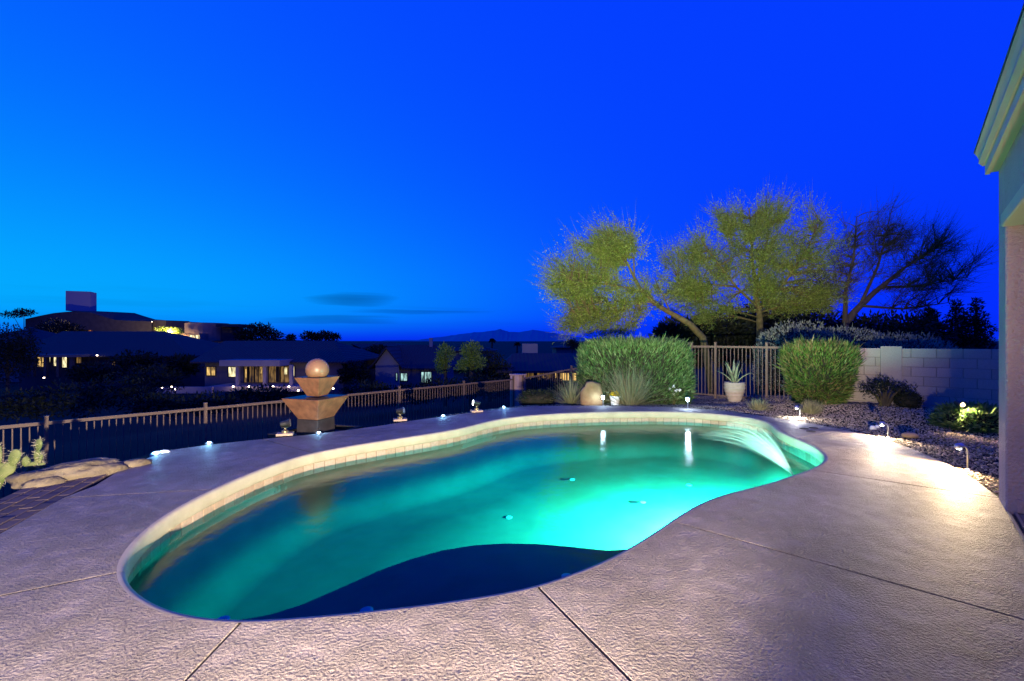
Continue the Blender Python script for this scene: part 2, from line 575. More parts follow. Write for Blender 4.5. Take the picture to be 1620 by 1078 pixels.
def water_material():
    m, n, l, p = new_mat('pool_water')
    n.remove(p)
    tr = n.new('ShaderNodeBsdfTransparent')
    gl = n.new('ShaderNodeBsdfGlossy'); gl.inputs['Roughness'].default_value = 0.13
    fr = n.new('ShaderNodeFresnel'); fr.inputs['IOR'].default_value = 1.33
    gi = n.new('ShaderNodeNewGeometry')
    t = n.new('ShaderNodeTexNoise'); t.inputs['Scale'].default_value = 5.0; t.inputs['Detail'].default_value = 3
    l.new(gi.outputs['Position'], t.inputs['Vector'])
    # drops of the jet stir the surface where they fall
    sub = n.new('ShaderNodeVectorMath'); sub.operation = 'DISTANCE'; sub.inputs[1].default_value = (2.45, 6.6, -0.22)
    l.new(gi.outputs['Position'], sub.inputs[0])
    mr = n.new('ShaderNodeMapRange'); mr.inputs[1].default_value = 0.2; mr.inputs[2].default_value = 1.9; mr.inputs[3].default_value = 0.35; mr.inputs[4].default_value = 0.0
    l.new(sub.outputs['Value'], mr.inputs[0])
    t2 = n.new('ShaderNodeTexNoise'); t2.inputs['Scale'].default_value = 38
    l.new(gi.outputs['Position'], t2.inputs['Vector'])
    ma = n.new('ShaderNodeMath'); ma.operation = 'MULTIPLY'
    l.new(mr.outputs[0], ma.inputs[0]); l.new(t2.outputs[0], ma.inputs[1])
    ad = n.new('ShaderNodeMath'); ad.operation = 'ADD'
    l.new(t.outputs[0], ad.inputs[0]); l.new(ma.outputs[0], ad.inputs[1])
    bp = n.new('ShaderNodeBump'); bp.inputs['Strength'].default_value = 0.14; bp.inputs['Distance'].default_value = 0.05
    l.new(ad.outputs[0], bp.inputs['Height'])
    l.new(bp.outputs[0], gl.inputs['Normal']); l.new(bp.outputs[0], fr.inputs['Normal'])
    mx = n.new('ShaderNodeMixShader')
    l.new(fr.outputs[0], mx.inputs[0]); l.new(tr.outputs[0], mx.inputs[1]); l.new(gl.outputs[0], mx.inputs[2])
    l.new(mx.outputs[0], n['Material Output'].inputs['Surface'])
    ab = n.new('ShaderNodeVolumeAbsorption')
    ab.inputs['Color'].default_value = (0.03, 0.81, 0.865, 1)
    ab.inputs['Density'].default_value = 1.05
    l.new(ab.outputs[0], n['Material Output'].inputs['Volume'])
    return m


M_WATER = water_material()


def spray_material():
    m, n, l, p = new_mat('water_spray')
    p.inputs['Base Color'].default_value = (0.85, 0.9, 0.9, 1)
    p.inputs['Roughness'].default_value = 0.2
    tr = n.new('ShaderNodeBsdfTransparent')
    mx = n.new('ShaderNodeMixShader'); mx.inputs[0].default_value = 0.022
    l.new(tr.outputs[0], mx.inputs[1]); l.new(p.outputs[0], mx.inputs[2])
    l.new(mx.outputs[0], n['Material Output'].inputs['Surface'])
    return m


M_SPRAY = spray_material()


def point_light(name, loc, energy, col, radius=0.02, parent=None):
    L = bpy.data.lights.new(name, 'POINT')
    L.energy = energy
    L.color = col
    L.shadow_soft_size = radius
    o = bpy.data.objects.new(name, L)
    COL.objects.link(o)
    if parent is not None:
        o.parent = parent
        o.location = Vector(loc) - wloc(parent)
    else:
        o.location = loc
    return o


def spot_light(name, loc, direction, energy, col, angle=90, blend=1.0, radius=0.03, parent=None):
    L = bpy.data.lights.new(name, 'SPOT')
    L.energy = energy
    L.color = col
    L.spot_size = R(angle)
    L.spot_blend = blend
    L.shadow_soft_size = radius
    o = bpy.data.objects.new(name, L)
    COL.objects.link(o)
    o.rotation_euler = Vector(direction).to_track_quat('-Z', 'Y').to_euler()
    if parent is not None:
        o.parent = parent
        o.location = Vector(loc) - wloc(parent)
    else:
        o.location = loc
    return o


# ------------------------------------------------------------------ pool outline and deck outline
pool_px = [(182, 908), (187, 888), (202, 866), (230, 838), (270, 810), (320, 783), (370, 760), (420, 740), (480, 721), (550, 707),
           (620, 696), (680, 687), (730, 678), (770, 668), (810, 661), (860, 656.5), (920, 653.5), (990, 652), (1060, 652), (1125, 655),
           (1180, 661), (1217, 669), (1236, 683), (1260, 694), (1290, 707), (1309, 721), (1311, 728), (1303, 736), (1285, 745), (1250, 757),
           (1220, 767), (1180, 777), (1140, 788), (1105, 803), (1070, 825), (1040, 846), (1000, 871), (950, 896), (900, 915), (850, 932),
           (780, 946), (700, 958), (600, 970), (500, 980), (420, 986), (360, 987.5), (310, 983), (265, 974), (230, 960), (204, 944), (188, 926)]
pool_w = [gp(*p) for p in pool_px]


def catmull_closed(pts, per):
    out = []
    n = len(pts)
    for i in range(n):
        a, b_, c, d = pts[i - 1], pts[i], pts[(i + 1) % n], pts[(i + 2) % n]
        for k in range(per):
            t = k / per
            out.append(0.5 * ((2 * b_) + (c - a) * t + (2 * a - 5 * b_ + 4 * c - d) * t * t + (3 * b_ - a - 3 * c + d) * t ** 3))
    return out


def resample(pts, n):
    L = [0]
    m = len(pts)
    for i in range(m):
        L.append(L[-1] + (pts[(i + 1) % m] - pts[i]).length)
    out = []
    j = 0
    for k in range(n):
        s = L[-1] * k / n
        while L[j + 1] < s:
            j += 1
        t = (s - L[j]) / (L[j + 1] - L[j] + 1e-9)
        out.append(pts[j].lerp(pts[(j + 1) % m], t))
    return out, L[-1]


NP = 240
P, PLEN = resample(catmull_closed(pool_w, 6), NP)
for _ in range(3):                                    # relax small wobbles
    P = [(P[i - 1] + P[i] * 2 + P[(i + 1) % NP]) / 4 for i in range(NP)]
area = sum(P[i].x * P[(i + 1) % NP].y - P[(i + 1) % NP].x * P[i].y for i in range(NP)) / 2
NRM = []
for i in range(NP):                                   # normals pointing to the water
    t = (P[(i + 1) % NP] - P[i - 1]).normalized()
    nrm = Vector((-t.y, t.x, 0)) if area > 0 else Vector((t.y, -t.x, 0))
    NRM.append(nrm)
CEN = Vector((sum(p.x for p in P) / NP, sum(p.y for p in P) / NP, 0))


def near_idx(v):
    return min(range(NP), key=lambda i: (P[i] - v).length_squared)


def house_pt(u):
    return Vector((*uv(u, V_HOUSE), 0))


# outer edge of the deck, running clockwise seen from above (left front -> back -> right -> house)
outer = [Vector((-6.2, 0.8, 0)), Vector((-5.2, 2.6, 0)), gp(0, 846), gp(60, 812), gp(100, 789), gp(150, 770), gp(200, 739), gp(228, 728), gp(270, 713),
         gp(330, 705), gp(385, 699), gp(415, 696), gp(480, 690), gp(540, 683), gp(600, 675), gp(650, 667), gp(710, 659), gp(760, 652), gp(800, 647), gp(840, 644),
         gp(905, 643), gp(950, 643), gp(1020, 644), gp(1090, 647), gp(1140, 651), gp(1180, 656), gp(1225, 662), gp(1270, 669), gp(1335, 681), gp(1400, 696),
         gp(1450, 714), gp(1500, 736), gp(1545, 762), gp(1580, 789), house_pt(4.5), house_pt(3.65), house_pt(2.4), house_pt(1.19), house_pt(-0.8), house_pt(-2.87),
         Vector((-3.4, -3.2, 0)), Vector((-6.2, -2.0, 0))]
# control joints: (point at pool, index in outer)
def oi(px, py):
    q = gp(px, py)
    return min(range(len(outer)), key=lambda i: (outer[i] - q).length)
joints = [(gp(182, 912), 0), (gp(330, 778), oi(100, 789)), (gp(490, 719), oi(415, 696)), (gp(940, 653), oi(905, 643)),
          (gp(1262, 695), oi(1335, 681)), (gp(1285, 746), oi(1580, 789)), (gp(1070, 825), 35), (gp(850, 932), 37), (gp(385, 987), 39)]
joints_i = [(near_idx(p), o) for p, o in joints]

deck = thing('pool_deck', (0, 0, 0), 'tan sprayed concrete deck running all round the swimming pool', 'deck', kind='structure')
del deck['category']


def ring(i0, i1, n):                                  # indices going forward from i0 to i1 inclusive
    out = [i0]
    while out[-1] != i1:
        out.append((out[-1] + 1) % n)
    return out


def pool_run(i0, i1):                                 # choose the direction of travel in which the pool outline matches the deck's
    return ring(i0, i1, NP)


GAP = 0.010
for k in range(len(joints_i)):
    (a, oa), (b_, ob) = joints_i[k], joints_i[(k + 1) % len(joints_i)]
    inner_i = pool_run(a, b_)
    outer_i = ring(oa, ob, len(outer))
    inn = [P[i].copy() for i in inner_i]
    out = [outer[i].copy() for i in outer_i]
    # leave an open joint on both sides
    def shift(p_in, p_out, toward_in, toward_out):
        d = (p_out - p_in).normalized()
        s = Vector((-d.y, d.x, 0))
        if s.dot(toward_in - p_in) < 0:
            s = -s
        return s * GAP
    s0 = shift(inn[0], out[0], inn[1], out[1])
    s1 = shift(inn[-1], out[-1], inn[-2], out[-2])
    inn[0] += s0; out[0] += s0; inn[-1] += s1; out[-1] += s1
    loop = inn + out[::-1]
    o = MB().poly_prism(loop, -0.12, 0.0).build('deck_panel', M_DECK, deck, tri=True, fix=True)
    # rounded cantilever edge over the water
    prof = [(0.0, 0.0), (0.020, -0.001), (0.034, -0.006), (0.044, -0.016), (0.049, -0.030), (0.052, -0.060), (0.052, -0.115), (0.046, -0.130), (0.035, -0.137), (-0.01, -0.138)]
    cm = MB()
    m = len(inner_i)
    for j, i in enumerate(inner_i):
        for o_, z_ in prof:
            q = P[i] + (inn[j] - P[i]) * 0.1 + NRM[i] * o_
            cm.v.append((q.x, q.y, z_))
    np_ = len(prof)
    for j in range(m - 1):
        for q in range(np_ - 1):
            cm.f.append((j * np_ + q, j * np_ + q + 1, (j + 1) * np_ + q + 1, (j + 1) * np_ + q))
    cm.build('coping', M_COPING, o, smooth=True, fix=True)
# joint bed under the panels
jb = MB()
outc, _ = resample(outer, NP)
sub = MB()
for (a, oa) in joints_i:
    d = (outer[oa] - P[a]).normalized()
    A, B_ = P[a] + d * 0.004, outer[oa] - d * 0.01
    s = Vector((-d.y, d.x, 0)) * 0.03
    MB().add([A - s + Vector((0, 0, -0.012)), A + s + Vector((0, 0, -0.012)), B_ + s + Vector((0, 0, -0.012)), B_ - s + Vector((0, 0, -0.012)),
              A - s + Vector((0, 0, -0.10)), A + s + Vector((0, 0, -0.10)), B_ + s + Vector((0, 0, -0.10)), B_ - s + Vector((0, 0, -0.10))],
             [(0, 1, 2, 3), (7, 6, 5, 4), (0, 4, 5, 1), (1, 5, 6, 2), (2, 6, 7, 3), (3, 7, 4, 0)]).build('control_joint', M_JOINT, deck)

# small skimmer lids set in the deck at the far right
for px, py in ((1272, 679.5), (1283, 684), (1287, 678.5)):
    q = gp(px, py)
    MB().lathe((q.x, q.y, -0.01), [(0.07, 0), (0.07, 0.016), (0.055, 0.020)], 16).build('deck_lid', M_JOINT, deck)

# ------------------------------------------------------------------ pool shell, tiles, water
WZ = -0.22
pool = thing('swimming_pool', (CEN.x, CEN.y, -0.3), 'free form swimming pool full of glowing teal water', 'swimming pool')


def floor_depth(p):
    t = min(1, max(0, (p.x + 2.6) / 6.0))
    return -(1.0 - 0.12 * t)


rings = []
def ring_off(off, z):
    return [(P[i].x + NRM[i].x * off, P[i].y + NRM[i].y * off, z) for i in range(NP)]
rings.append(ring_off(-0.02, -0.10))
rings.append(ring_off(-0.02, -0.36))
rings.append(ring_off(0.0, -0.40))
rings.append(ring_off(0.06, -0.42))
rings.append(ring_off(0.10, -0.45))
rings.append([(x, y, floor_depth(Vector((x, y, 0))) + 0.18) for x, y, z in ring_off(0.17, 0)])
rings.append([(x, y, floor_depth(Vector((x, y, 0))) + 0.05) for x, y, z in ring_off(0.28, 0)])
rings.append([(x, y, floor_depth(Vector((x, y, 0)))) for x, y, z in ring_off(0.45, 0)])
last = rings[-1]
for t in (0.3, 0.6, 0.85):
    rr = []
    for x, y, z in last:
        q = Vector((x, y, 0)).lerp(CEN, t)
        rr.append((q.x, q.y, floor_depth(q)))
    rings.append(rr)
sh = MB()
for rg in rings:
    sh.v += rg
for k in range(len(rings) - 1):
    for i in range(NP):
        j = (i + 1) % NP
        sh.f.append((k * NP + i, k * NP + j, (k + 1) * NP + j, (k + 1) * NP + i))
sh.v.append((CEN.x, CEN.y, floor_depth(CEN)))
for i in range(NP):
    sh.f.append(((len(rings) - 1) * NP + i, (len(rings) - 1) * NP + (i + 1) % NP, len(sh.v) - 1))
sh.build('shell', M_PLASTER, pool, smooth=True, fix=True)

# entry bench along the near side, its top out of the lamp's reach
BZ = -0.37
bench_px = [(1040, 846), (1000, 870), (960, 872), (900, 866), (850, 862), (800, 861), (750, 864), (700, 872), (650, 886), (600, 904), (540, 931), (480, 957), (430, 973), (370, 984)]
bl_ = [gp(px, py, BZ) for px, py in bench_px]
i0, i1 = near_idx(gp(1055, 835)), near_idx(gp(300, 981))
back = [P[i] - NRM[i] * 0.04 for i in ring(i0, i1, NP)]
loop = bl_ + back[::-1]
MB().poly_prism(loop, -1.0, BZ).build('bench', M_PLASTER, pool, tri=True, fix=True, bevel=0.0)

NT = int(PLEN / 0.154)
tp, _ = resample(P, NT)
tile_me = None
for k in range(NT):
    p = tp[k]
    i = near_idx(p)
    t = NRM[i]
    if tile_me is None:
        tile_o = MB().box((0, 0, 0), (0.148, 0.014, 0.148)).build('tile', M_TILE, bevel=0.002)
        tile_me = tile_o.data
        o = tile_o
    else:
        o = bpy.data.objects.new('tile', tile_me)
        COL.objects.link(o)
    o.parent = pool
    o.location = Vector((p.x - t.x * 0.004, p.y - t.y * 0.004, -0.208)) - pool.location
    o.rotation_euler = (0, 0, math.atan2(t.y, t.x) + PI / 2)

# white pop-up cleaning heads and two drains on the floor
nozzle_px = [(371, 927), (520, 803), (776, 745), (805, 820), (905, 760), (1017, 796), (1090, 769), (580, 968), (897, 914), (352, 983), (470, 770), (640, 800)]
noz_me = None
for k, (px, py) in enumerate(nozzle_px[:10]):
    z = -0.78
    for _ in range(4):
        q = gp(px, py, z)
        z = floor_depth(q) if k < 7 else BZ
    if noz_me is None:
        o = MB().lathe((0, 0, 0), [(0.045, -0.01), (0.045, 0.003), (0.03, 0.006)], 16).build('floor_nozzle', M_WHITE)
        noz_me = o.data
    else:
        o = bpy.data.objects.new('floor_nozzle', noz_me)
        COL.objects.link(o)
    o.parent = pool
    o.location = Vector((q.x, q.y, z + 0.004)) - pool.location
    if k in (4, 5):
        MB().lathe((q.x - 0.13, q.y, z), [(0.065, -0.01), (0.065, 0.003), (0.05, 0.006)], 20).build('floor_drain', M_BLACK, pool)

# water: surface plus the body down below the floor
wv = MB()
wr = [ring_off(-0.012, WZ), ring_off(-0.012, -1.3)]
wv.v += wr[0] + wr[1]
for i in range(NP):
    j = (i + 1) % NP
    wv.f.append((i, j, NP + j, NP + i))
wv.f.append(tuple(range(NP)))
wv.f.append(tuple(range(2 * NP - 1, NP - 1, -1)))
water = wv.build('pool_water', M_WATER, None, tri=True, fix=True)
tag(water, 'calm teal water filling the swimming pool, lit from below', kind='structure')

# underwater lamp on the near right wall
q = gp(1238, 760)
i = near_idx(q)
lp = P[i] + NRM[i] * 0.03
lamp_dir = Vector((NRM[i].x, NRM[i].y, 0))
pl = MB()
Rm = Matrix.Translation((lp.x, lp.y, -0.47)) @ Matrix.Rotation(math.atan2(lamp_dir.y, lamp_dir.x), 4, 'Z') @ Matrix.Rotation(PI / 2, 4, 'Y')
tmp = MB().lathe((0, 0, 0), [(0.11, -0.02), (0.11, 0.03), (0.085, 0.045)], 20)
pl.add([Rm @ Vector(v) for v in tmp.v], tmp.f)
pl.build('pool_lamp', M_WHITE, pool, fix=True)
pool_light = point_light('pool_lamp_beam', (lp.x + lamp_dir.x * 0.30, lp.y + lamp_dir.y * 0.30, -0.395), 34000, (0.40, 1.0, 0.74), 0.09, pool)
# the lamp sits in a wall niche: it throws forward, and the flat rays that would leave the water stay below its surface
PLn = pool_light.data
PLn.use_nodes = True
n, l = PLn.node_tree.nodes, PLn.node_tree.links
tc = n.new('ShaderNodeTexCoord')
sp = n.new('ShaderNodeSeparateXYZ')
l.new(tc.outputs['Normal'], sp.inputs[0])
m1 = n.new('ShaderNodeMapRange'); m1.interpolation_type = 'SMOOTHSTEP'
for i_, x_ in enumerate((-0.20, -0.03, 1.0, 0.04)):
    m1.inputs[i_ + 1].default_value = x_
l.new(sp.outputs[2], m1.inputs[0])
dt = n.new('ShaderNodeVectorMath'); dt.operation = 'DOT_PRODUCT'; dt.inputs[1].default_value = tuple(lamp_dir)
l.new(tc.outputs['Normal'], dt.inputs[0])
m2 = n.new('ShaderNodeMapRange'); m2.interpolation_type = 'SMOOTHSTEP'
for i_, x_ in enumerate((-0.12, 0.12, 0.0, 1.0)):
    m2.inputs[i_ + 1].default_value = x_
l.new(dt.outputs['Value'], m2.inputs[0])
mu = n.new('ShaderNodeMath'); mu.operation = 'MULTIPLY'
l.new(m1.outputs[0], mu.inputs[0]); l.new(m2.outputs[0], mu.inputs[1])
l.new(mu.outputs[0], n['Emission'].inputs['Strength'])

# ------------------------------------------------------------------ terrain of the yard: bed between the deck and the lot boundary
def wall_base(v):
    if v < -4.7:
        return -0.15 + (v + 4.7) * 0.195
    return -0.15 + min(1, (v + 4.7) / 3.0) * 0.25


def boundary_z(u, v):
    return wall_base(v) if (U_WALL - u) < (v - V_FENCE) else -1.40


bed_path = outer[0:34]
bedp = []
for i in range(len(bed_path) - 1):
    for k in range(4):
        bedp.append(bed_path[i].lerp(bed_path[i + 1], k / 4))
bedp.append(bed_path[-1])
O_ = Vector((0.6, 4.2, 0))


def to_boundary(p):
    d = (p - O_).normalized()
    u0, v0 = to_uv(O_.x, O_.y)
    du, dv = to_uv(d.x, d.y)
    ts = []
    if du > 1e-4: ts.append((U_WALL - u0) / du)
    if dv < -1e-4: ts.append((V_FENCE - v0) / dv)
    t = min([x for x in ts if x > 0] + [16.0])
    return O_ + d * t


ROWS = 22
bed = MB()
BED = []
for p in bedp:
    q = to_boundary(p)
    u, v = to_uv(q.x, q.y)
    zb = boundary_z(u, v) if u < 13.5 else 0.1
    row = []
    p_in = p - (p - O_).normalized() * 0.05
    for k in range(ROWS + 1):
        t = k / ROWS
        r_ = p_in.lerp(q + (q - p).normalized() * 0.9, t)
        tt = min(1, (r_ - p_in).length / max(0.2, (q - p_in).length))
        z = -0.035 + (zb + 0.035) * (tt * tt * (3 - 2 * tt))
        z += 0.03 * mnoise.noise(Vector((r_.x * 1.3, r_.y * 1.3, 0))) * min(1, k / 2)
        row.append((r_.x, r_.y, z))
    BED.append(row)
    bed.v += row
nb = len(bedp)
for i in range(nb - 1):
    for k in range(ROWS):
        a = i * (ROWS + 1) + k
        bed.f.append((a, a + 1, a + ROWS + 2, a + ROWS + 1))
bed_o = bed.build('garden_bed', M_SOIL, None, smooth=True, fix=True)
tag(bed_o, 'sloping planting bed of soil and rock between deck and boundary', kind='structure')
from mathutils.bvhtree import BVHTree
bvh = BVHTree.FromPolygons([Vector(v) for v in bed.v], bed.f)


def bed_z(x, y, default=-0.2):
    h = bvh.ray_cast(Vector((x, y, 6)), Vector((0, 0, -1)))
    return h[0].z if h[0] is not None else default


# gravel stones on the bed behind the pool and along the wall
def gravel():
    pts = []
    for i in range(nb - 1):
        # only from the left of the white pot to the house
        px = 810 + F * bedp[i].x / max(0.1, bedp[i].y)
        if px < 700 or bedp[i].y < 4.0:
            continue
        for k in range(ROWS - 1):
            a, b_, c = Vector(BED[i][k]), Vector(BED[i][k + 1]), Vector(BED[i + 1][k])
            ar = (b_ - a).cross(c - a).length
            n = ar * (1000 if px > 960 else 250)
            n = int(n) + (random.random() < n - int(n))
            for _ in range(n):
                s, t = random.random(), random.random()
                pts.append(a + (b_ - a) * s + (c - a) * t)
    n = len(pts)
    c = np.array([tuple(p) for p in pts], dtype=np.float32)
    base = np.array([(1, 0, 0), (-1, 0, 0), (0, 1, 0), (0, -1, 0), (0, 0, 1), (0, 0, -1)], dtype=np.float32)
    fa = np.array([(0, 2, 4), (2, 1, 4), (1, 3, 4), (3, 0, 4), (2, 0, 5), (1, 2, 5), (3, 1, 5), (0, 3, 5)], dtype=np.int32)
    s = (0.007 + 0.013 * rng.random((n, 1, 1)) ** 1.6).astype(np.float32)
    jit = 0.65 + 0.7 * rng.random((n, 6, 3)).astype(np.float32)
    v = base[None] * jit * s * np.array([1.1, 1.0, 0.75], dtype=np.float32)
    ang = rng.random((n, 1)) * 6.283
    ca, sa = np.cos(ang), np.sin(ang)
    v = np.stack([v[..., 0] * ca - v[..., 1] * sa, v[..., 0] * sa + v[..., 1] * ca, v[..., 2]], -1)
    v = v + c[:, None, :] + np.array([0, 0, 0.008])
    f = (fa[None] + (np.arange(n) * 6)[:, None, None]).reshape(-1, 3)
    me = bpy.data.meshes.new('gravel')
    me.vertices.add(6 * n)
    me.vertices.foreach_set('co', v.astype(np.float32).ravel())
    me.loops.add(f.size)
    me.loops.foreach_set('vertex_index', f.ravel().astype(np.int32))
    me.polygons.add(len(f))
    me.polygons.foreach_set('loop_start', np.arange(0, f.size, 3, dtype=np.int32))
    me.update(calc_edges=True)
    o = link('gravel', me, M_GRAVEL)
    tag(o, 'loose tan and brown gravel covering the planting bed', 'gravel', kind='stuff')


gravel()

# ------------------------------------------------------------------ ground beyond the lot, out to the horizon
def ground_z(x, y):
    u, v = to_uv(x, y)
    du, dv = u - U_WALL, V_FENCE - v
    d = max(du, dv)
    if d < 0:
        if v > V_HOUSE or y < 0:
            return -0.25 if v > V_HOUSE - 0.4 else -1.2
        return -2.4
    zb = wall_base(max(V_FENCE, v)) if du > dv else -1.4
    t = min(1, d / 22)
    z = (zb - 0.12) * (1 - t) + (-3.9) * t
    # the hill on the left with a house on top
    h = math.exp(-(((x + 78) / 42) ** 2 + ((y - 135) / 38) ** 2))
    z += 6.2 * h * min(1, max(0, (y - 55) / 30))
    z += 0.35 * mnoise.noise(Vector((x * 0.06, y * 0.06, 2.0))) * min(1, max(0, d / 12))
    return z


gm = MB()
radii = [3.0]
while radii[-1] < 4200:
    radii.append(radii[-1] * (1.045 if radii[-1] < 60 else 1.12))
NA = 150
for r_ in radii:
    for k in range(NA):
        a = 2 * PI * k / NA
        x, y = r_ * math.sin(a), 4 + r_ * math.cos(a)
        gm.v.append((x, y, ground_z(x, y)))
for i in range(len(radii) - 1):
    for k in range(NA):
        k2 = (k + 1) % NA
        gm.f.append((i * NA + k, i * NA + k2, (i + 1) * NA + k2, (i + 1) * NA + k))
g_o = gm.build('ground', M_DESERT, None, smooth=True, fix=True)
tag(g_o, 'dark desert ground falling away beyond the fence to the horizon', kind='structure')
gbvh = BVHTree.FromPolygons([Vector(v) for v in gm.v], gm.f)


def gz(x, y):
    h = gbvh.ray_cast(Vector((x, y, 300)), Vector((0, 0, -1)))
    return h[0].z if h[0] is not None else -4


# mountains on the skyline
mm = MB()
mpx = [(300, 541), (420, 540), (520, 540), (600, 540), (660, 539), (690, 535), (720, 531), (750, 527), (775, 525.5), (792, 522), (805, 526), (822, 526.5), (843, 523), (862, 526),
       (885, 529), (910, 534), (940, 537), (1000, 538), (1100, 537), (1250, 535), (1400, 537), (1620, 538), (1800, 540)]
fine = []
for i in range(len(mpx) - 1):
    for k in range(5):
        t = k / 5
        fine.append((mpx[i][0] * (1 - t) + mpx[i + 1][0] * t, mpx[i][1] * (1 - t) + mpx[i + 1][1] * t + random.uniform(-0.5, 0.5)))
for px, py in fine:
    c = at(px, py, 3400)
    f_, b_ = Vector((c.x * 0.94, 3150, -6)), Vector((c.x * 1.06, 3650, -6))
    mid = Vector((c.x * 0.97, 3270, max(-5.5, c.z * 0.45 + random.uniform(-4, 4))))
    mm.v += [tuple(f_), tuple(mid), tuple(c), tuple(b_)]
for i in range(len(fine) - 1):
    for k in range(3):
        mm.f.append((i * 4 + k, (i + 1) * 4 + k, (i + 1) * 4 + k + 1, i * 4 + k + 1))
tag(mm.build('mountains', M_MOUNT, None, fix=True), 'low blue mountain range far off on the horizon', kind='structure')

# ------------------------------------------------------------------ the house on the right (corner, patio opening, eave)
def box_uv(mb, u0, u1, v0, v1, z0, z1):
    c = uv((u0 + u1) / 2, (v0 + v1) / 2)
    return mb.box((c[0], c[1], (z0 + z1) / 2), (abs(u1 - u0), abs(v1 - v0), z1 - z0), rz=PI / 2 - TH)


UC = 6.29
house = thing('stucco_house', (*uv(UC, V_HOUSE + 0.5), 0), 'tan stucco house corner with cream eave beside the deck', 'house')
box_uv(MB(), UC - 0.42, UC, V_HOUSE, V_HOUSE + 7.0, -0.3, 3.12).build('end_wall', M_STUCCO, house, bevel=0.012)
box_uv(MB(), UC - 0.45, UC - 0.42, V_HOUSE + 0.06, V_HOUSE + 6.5, 0.012, 0.12).build('baseboard', M_STUCCO, house)
box_uv(MB(), -2.7, UC - 0.422, V_HOUSE + 0.002, V_HOUSE + 0.30, 2.62, 3.12).build('header_wall', M_STUCCO, house)
box_uv(MB(), -2.2, UC - 0.424, V_HOUSE - 0.03, V_HOUSE + 0.33, 2.50, 2.618).build('header_trim', M_TRIM, house, bevel=0.01)
box_uv(MB(), -2.2, UC - 0.80, V_HOUSE + 0.10, V_HOUSE + 0.24, 2.34, 2.498).build('shade_roller', M_TRIM, house, bevel=0.02)
box_uv(MB(), -3.1, -2.72, V_HOUSE, V_HOUSE + 0.42, -0.3, 3.12).build('pier', M_STUCCO, house, bevel=0.012)
box_uv(MB(), -3.2, UC + 0.02, V_HOUSE + 4.6, V_HOUSE + 4.8, -0.3, 3.1).build('back_wall', M_STUCCO, house)
sof = box_uv(MB(), -4.0, UC + 0.06, V_HOUSE - 0.05, V_HOUSE + 7.0, 3.122, 3.16).build('soffit', M_TRIM, house)
fas = box_uv(MB(), -4.0, UC + 0.07, V_HOUSE - 0.085, V_HOUSE - 0.052, 3.11, 3.36).build('fascia', M_TRIM, house)
# ogee gutter along the fascia
gu = MB()
prof = [(-0.137, 3.20), (-0.16, 3.20), (-0.205, 3.235), (-0.20, 3.27), (-0.225, 3.31), (-0.245, 3.33), (-0.245, 3.35), (-0.232, 3.35), (-0.226, 3.335), (-0.137, 3.34)]
for u_ in (-4.0, UC + 0.075):
    for dv, z in prof:
        p = uv(u_, V_HOUSE - 0.087 + (dv + 0.137) * 0.62)
        gu.v.append((p[0], p[1], z))
n_ = len(prof)
for k in range(n_):
    k2 = (k + 1) % n_
    gu.f.append((k, k2, n_ + k2, n_ + k))
gu.f += [tuple(range(n_ - 1, -1, -1)), tuple(range(n_, 2 * n_))]
gu.build('gutter', M_TRIM, house, fix=True)
rf = MB()
for u_ in (-4.0, UC + 0.09):
    for dv, z in ((-0.16, 3.362), (7.0, 4.9), (7.0, 4.8), (-0.16, 3.36 - 0.02)):
        p = uv(u_, V_HOUSE + dv)
        rf.v.append((p[0], p[1], z))
rf.f = [(0, 1, 5, 4), (1, 2, 6, 5), (2, 3, 7, 6), (3, 0, 4, 7), (3, 2, 1, 0), (4, 5, 6, 7)]
rf.build('roof', M_ROOF, house, fix=True)
# patio slab under the roof and the slotted drain at its edge
pt = box_uv(MB(), -3.1, UC - 0.43, V_HOUSE + 0.07, V_HOUSE + 4.6, -0.2, 0.004).build('patio_floor', M_DECK, None)
tag(pt, 'concrete patio floor under the house roof', kind='structure')
dr = thing('slot_drain', (*uv(4.6, V_HOUSE + 0.03), 0), 'narrow metal slot drain between deck and patio floor', 'drain')
box_uv(MB(), -2.7, UC - 0.45, V_HOUSE + 0.003, V_HOUSE + 0.022, -0.1, 0.010).build('rail', M_STEEL, dr)
box_uv(MB(), -2.7, UC - 0.45, V_HOUSE + 0.024, V_HOUSE + 0.046, -0.1, -0.012).build('channel', M_BLACK, dr)
box_uv(MB(), -2.7, UC - 0.45, V_HOUSE + 0.048, V_HOUSE + 0.067, -0.1, 0.010).build('rail', M_STEEL, dr)

# ------------------------------------------------------------------ floodlight on the near end of the patio: the light that falls over the whole yard
FL = Vector((*uv(-1.05, V_HOUSE + 0.0), 0.54))
fl = thing('flood_light', (FL.x, FL.y, 0), 'black floodlight on a short post at the patio edge', 'lamp')
MB().lathe((FL.x, FL.y, 0.004), [(0.12, 0), (0.12, 0.02), (0.02, 0.03), (0.02, 0.42)], 16).build('post', M_BLACK, fl)
MB().box((FL.x - 0.06, FL.y - 0.14, 0.52), (0.22, 0.10, 0.20), rz=R(-10)).build('housing', M_BLACK, fl, bevel=0.01)
L = bpy.data.lights.new('flood_beam', 'POINT')
L.energy = 8200
L.color = (1.0, 0.84, 0.60)
L.shadow_soft_size = 0.05
L.use_nodes = True
n, l = L.node_tree.nodes, L.node_tree.links
em = n['Emission']
tc = n.new('ShaderNodeTexCoord')
sp = n.new('ShaderNodeSeparateXYZ')
l.new(tc.outputs['Normal'], sp.inputs[0])


def lm(op, a, b=None, c=None, clamp=False):
    q = n.new('ShaderNodeMath'); q.operation = op; q.use_clamp = clamp
    for i, v in enumerate((a, b, c)):
        if v is None: continue
        if isinstance(v, (int, float)): q.inputs[i].default_value = v
        else: l.new(v, q.inputs[i])
    return q.outputs[0]


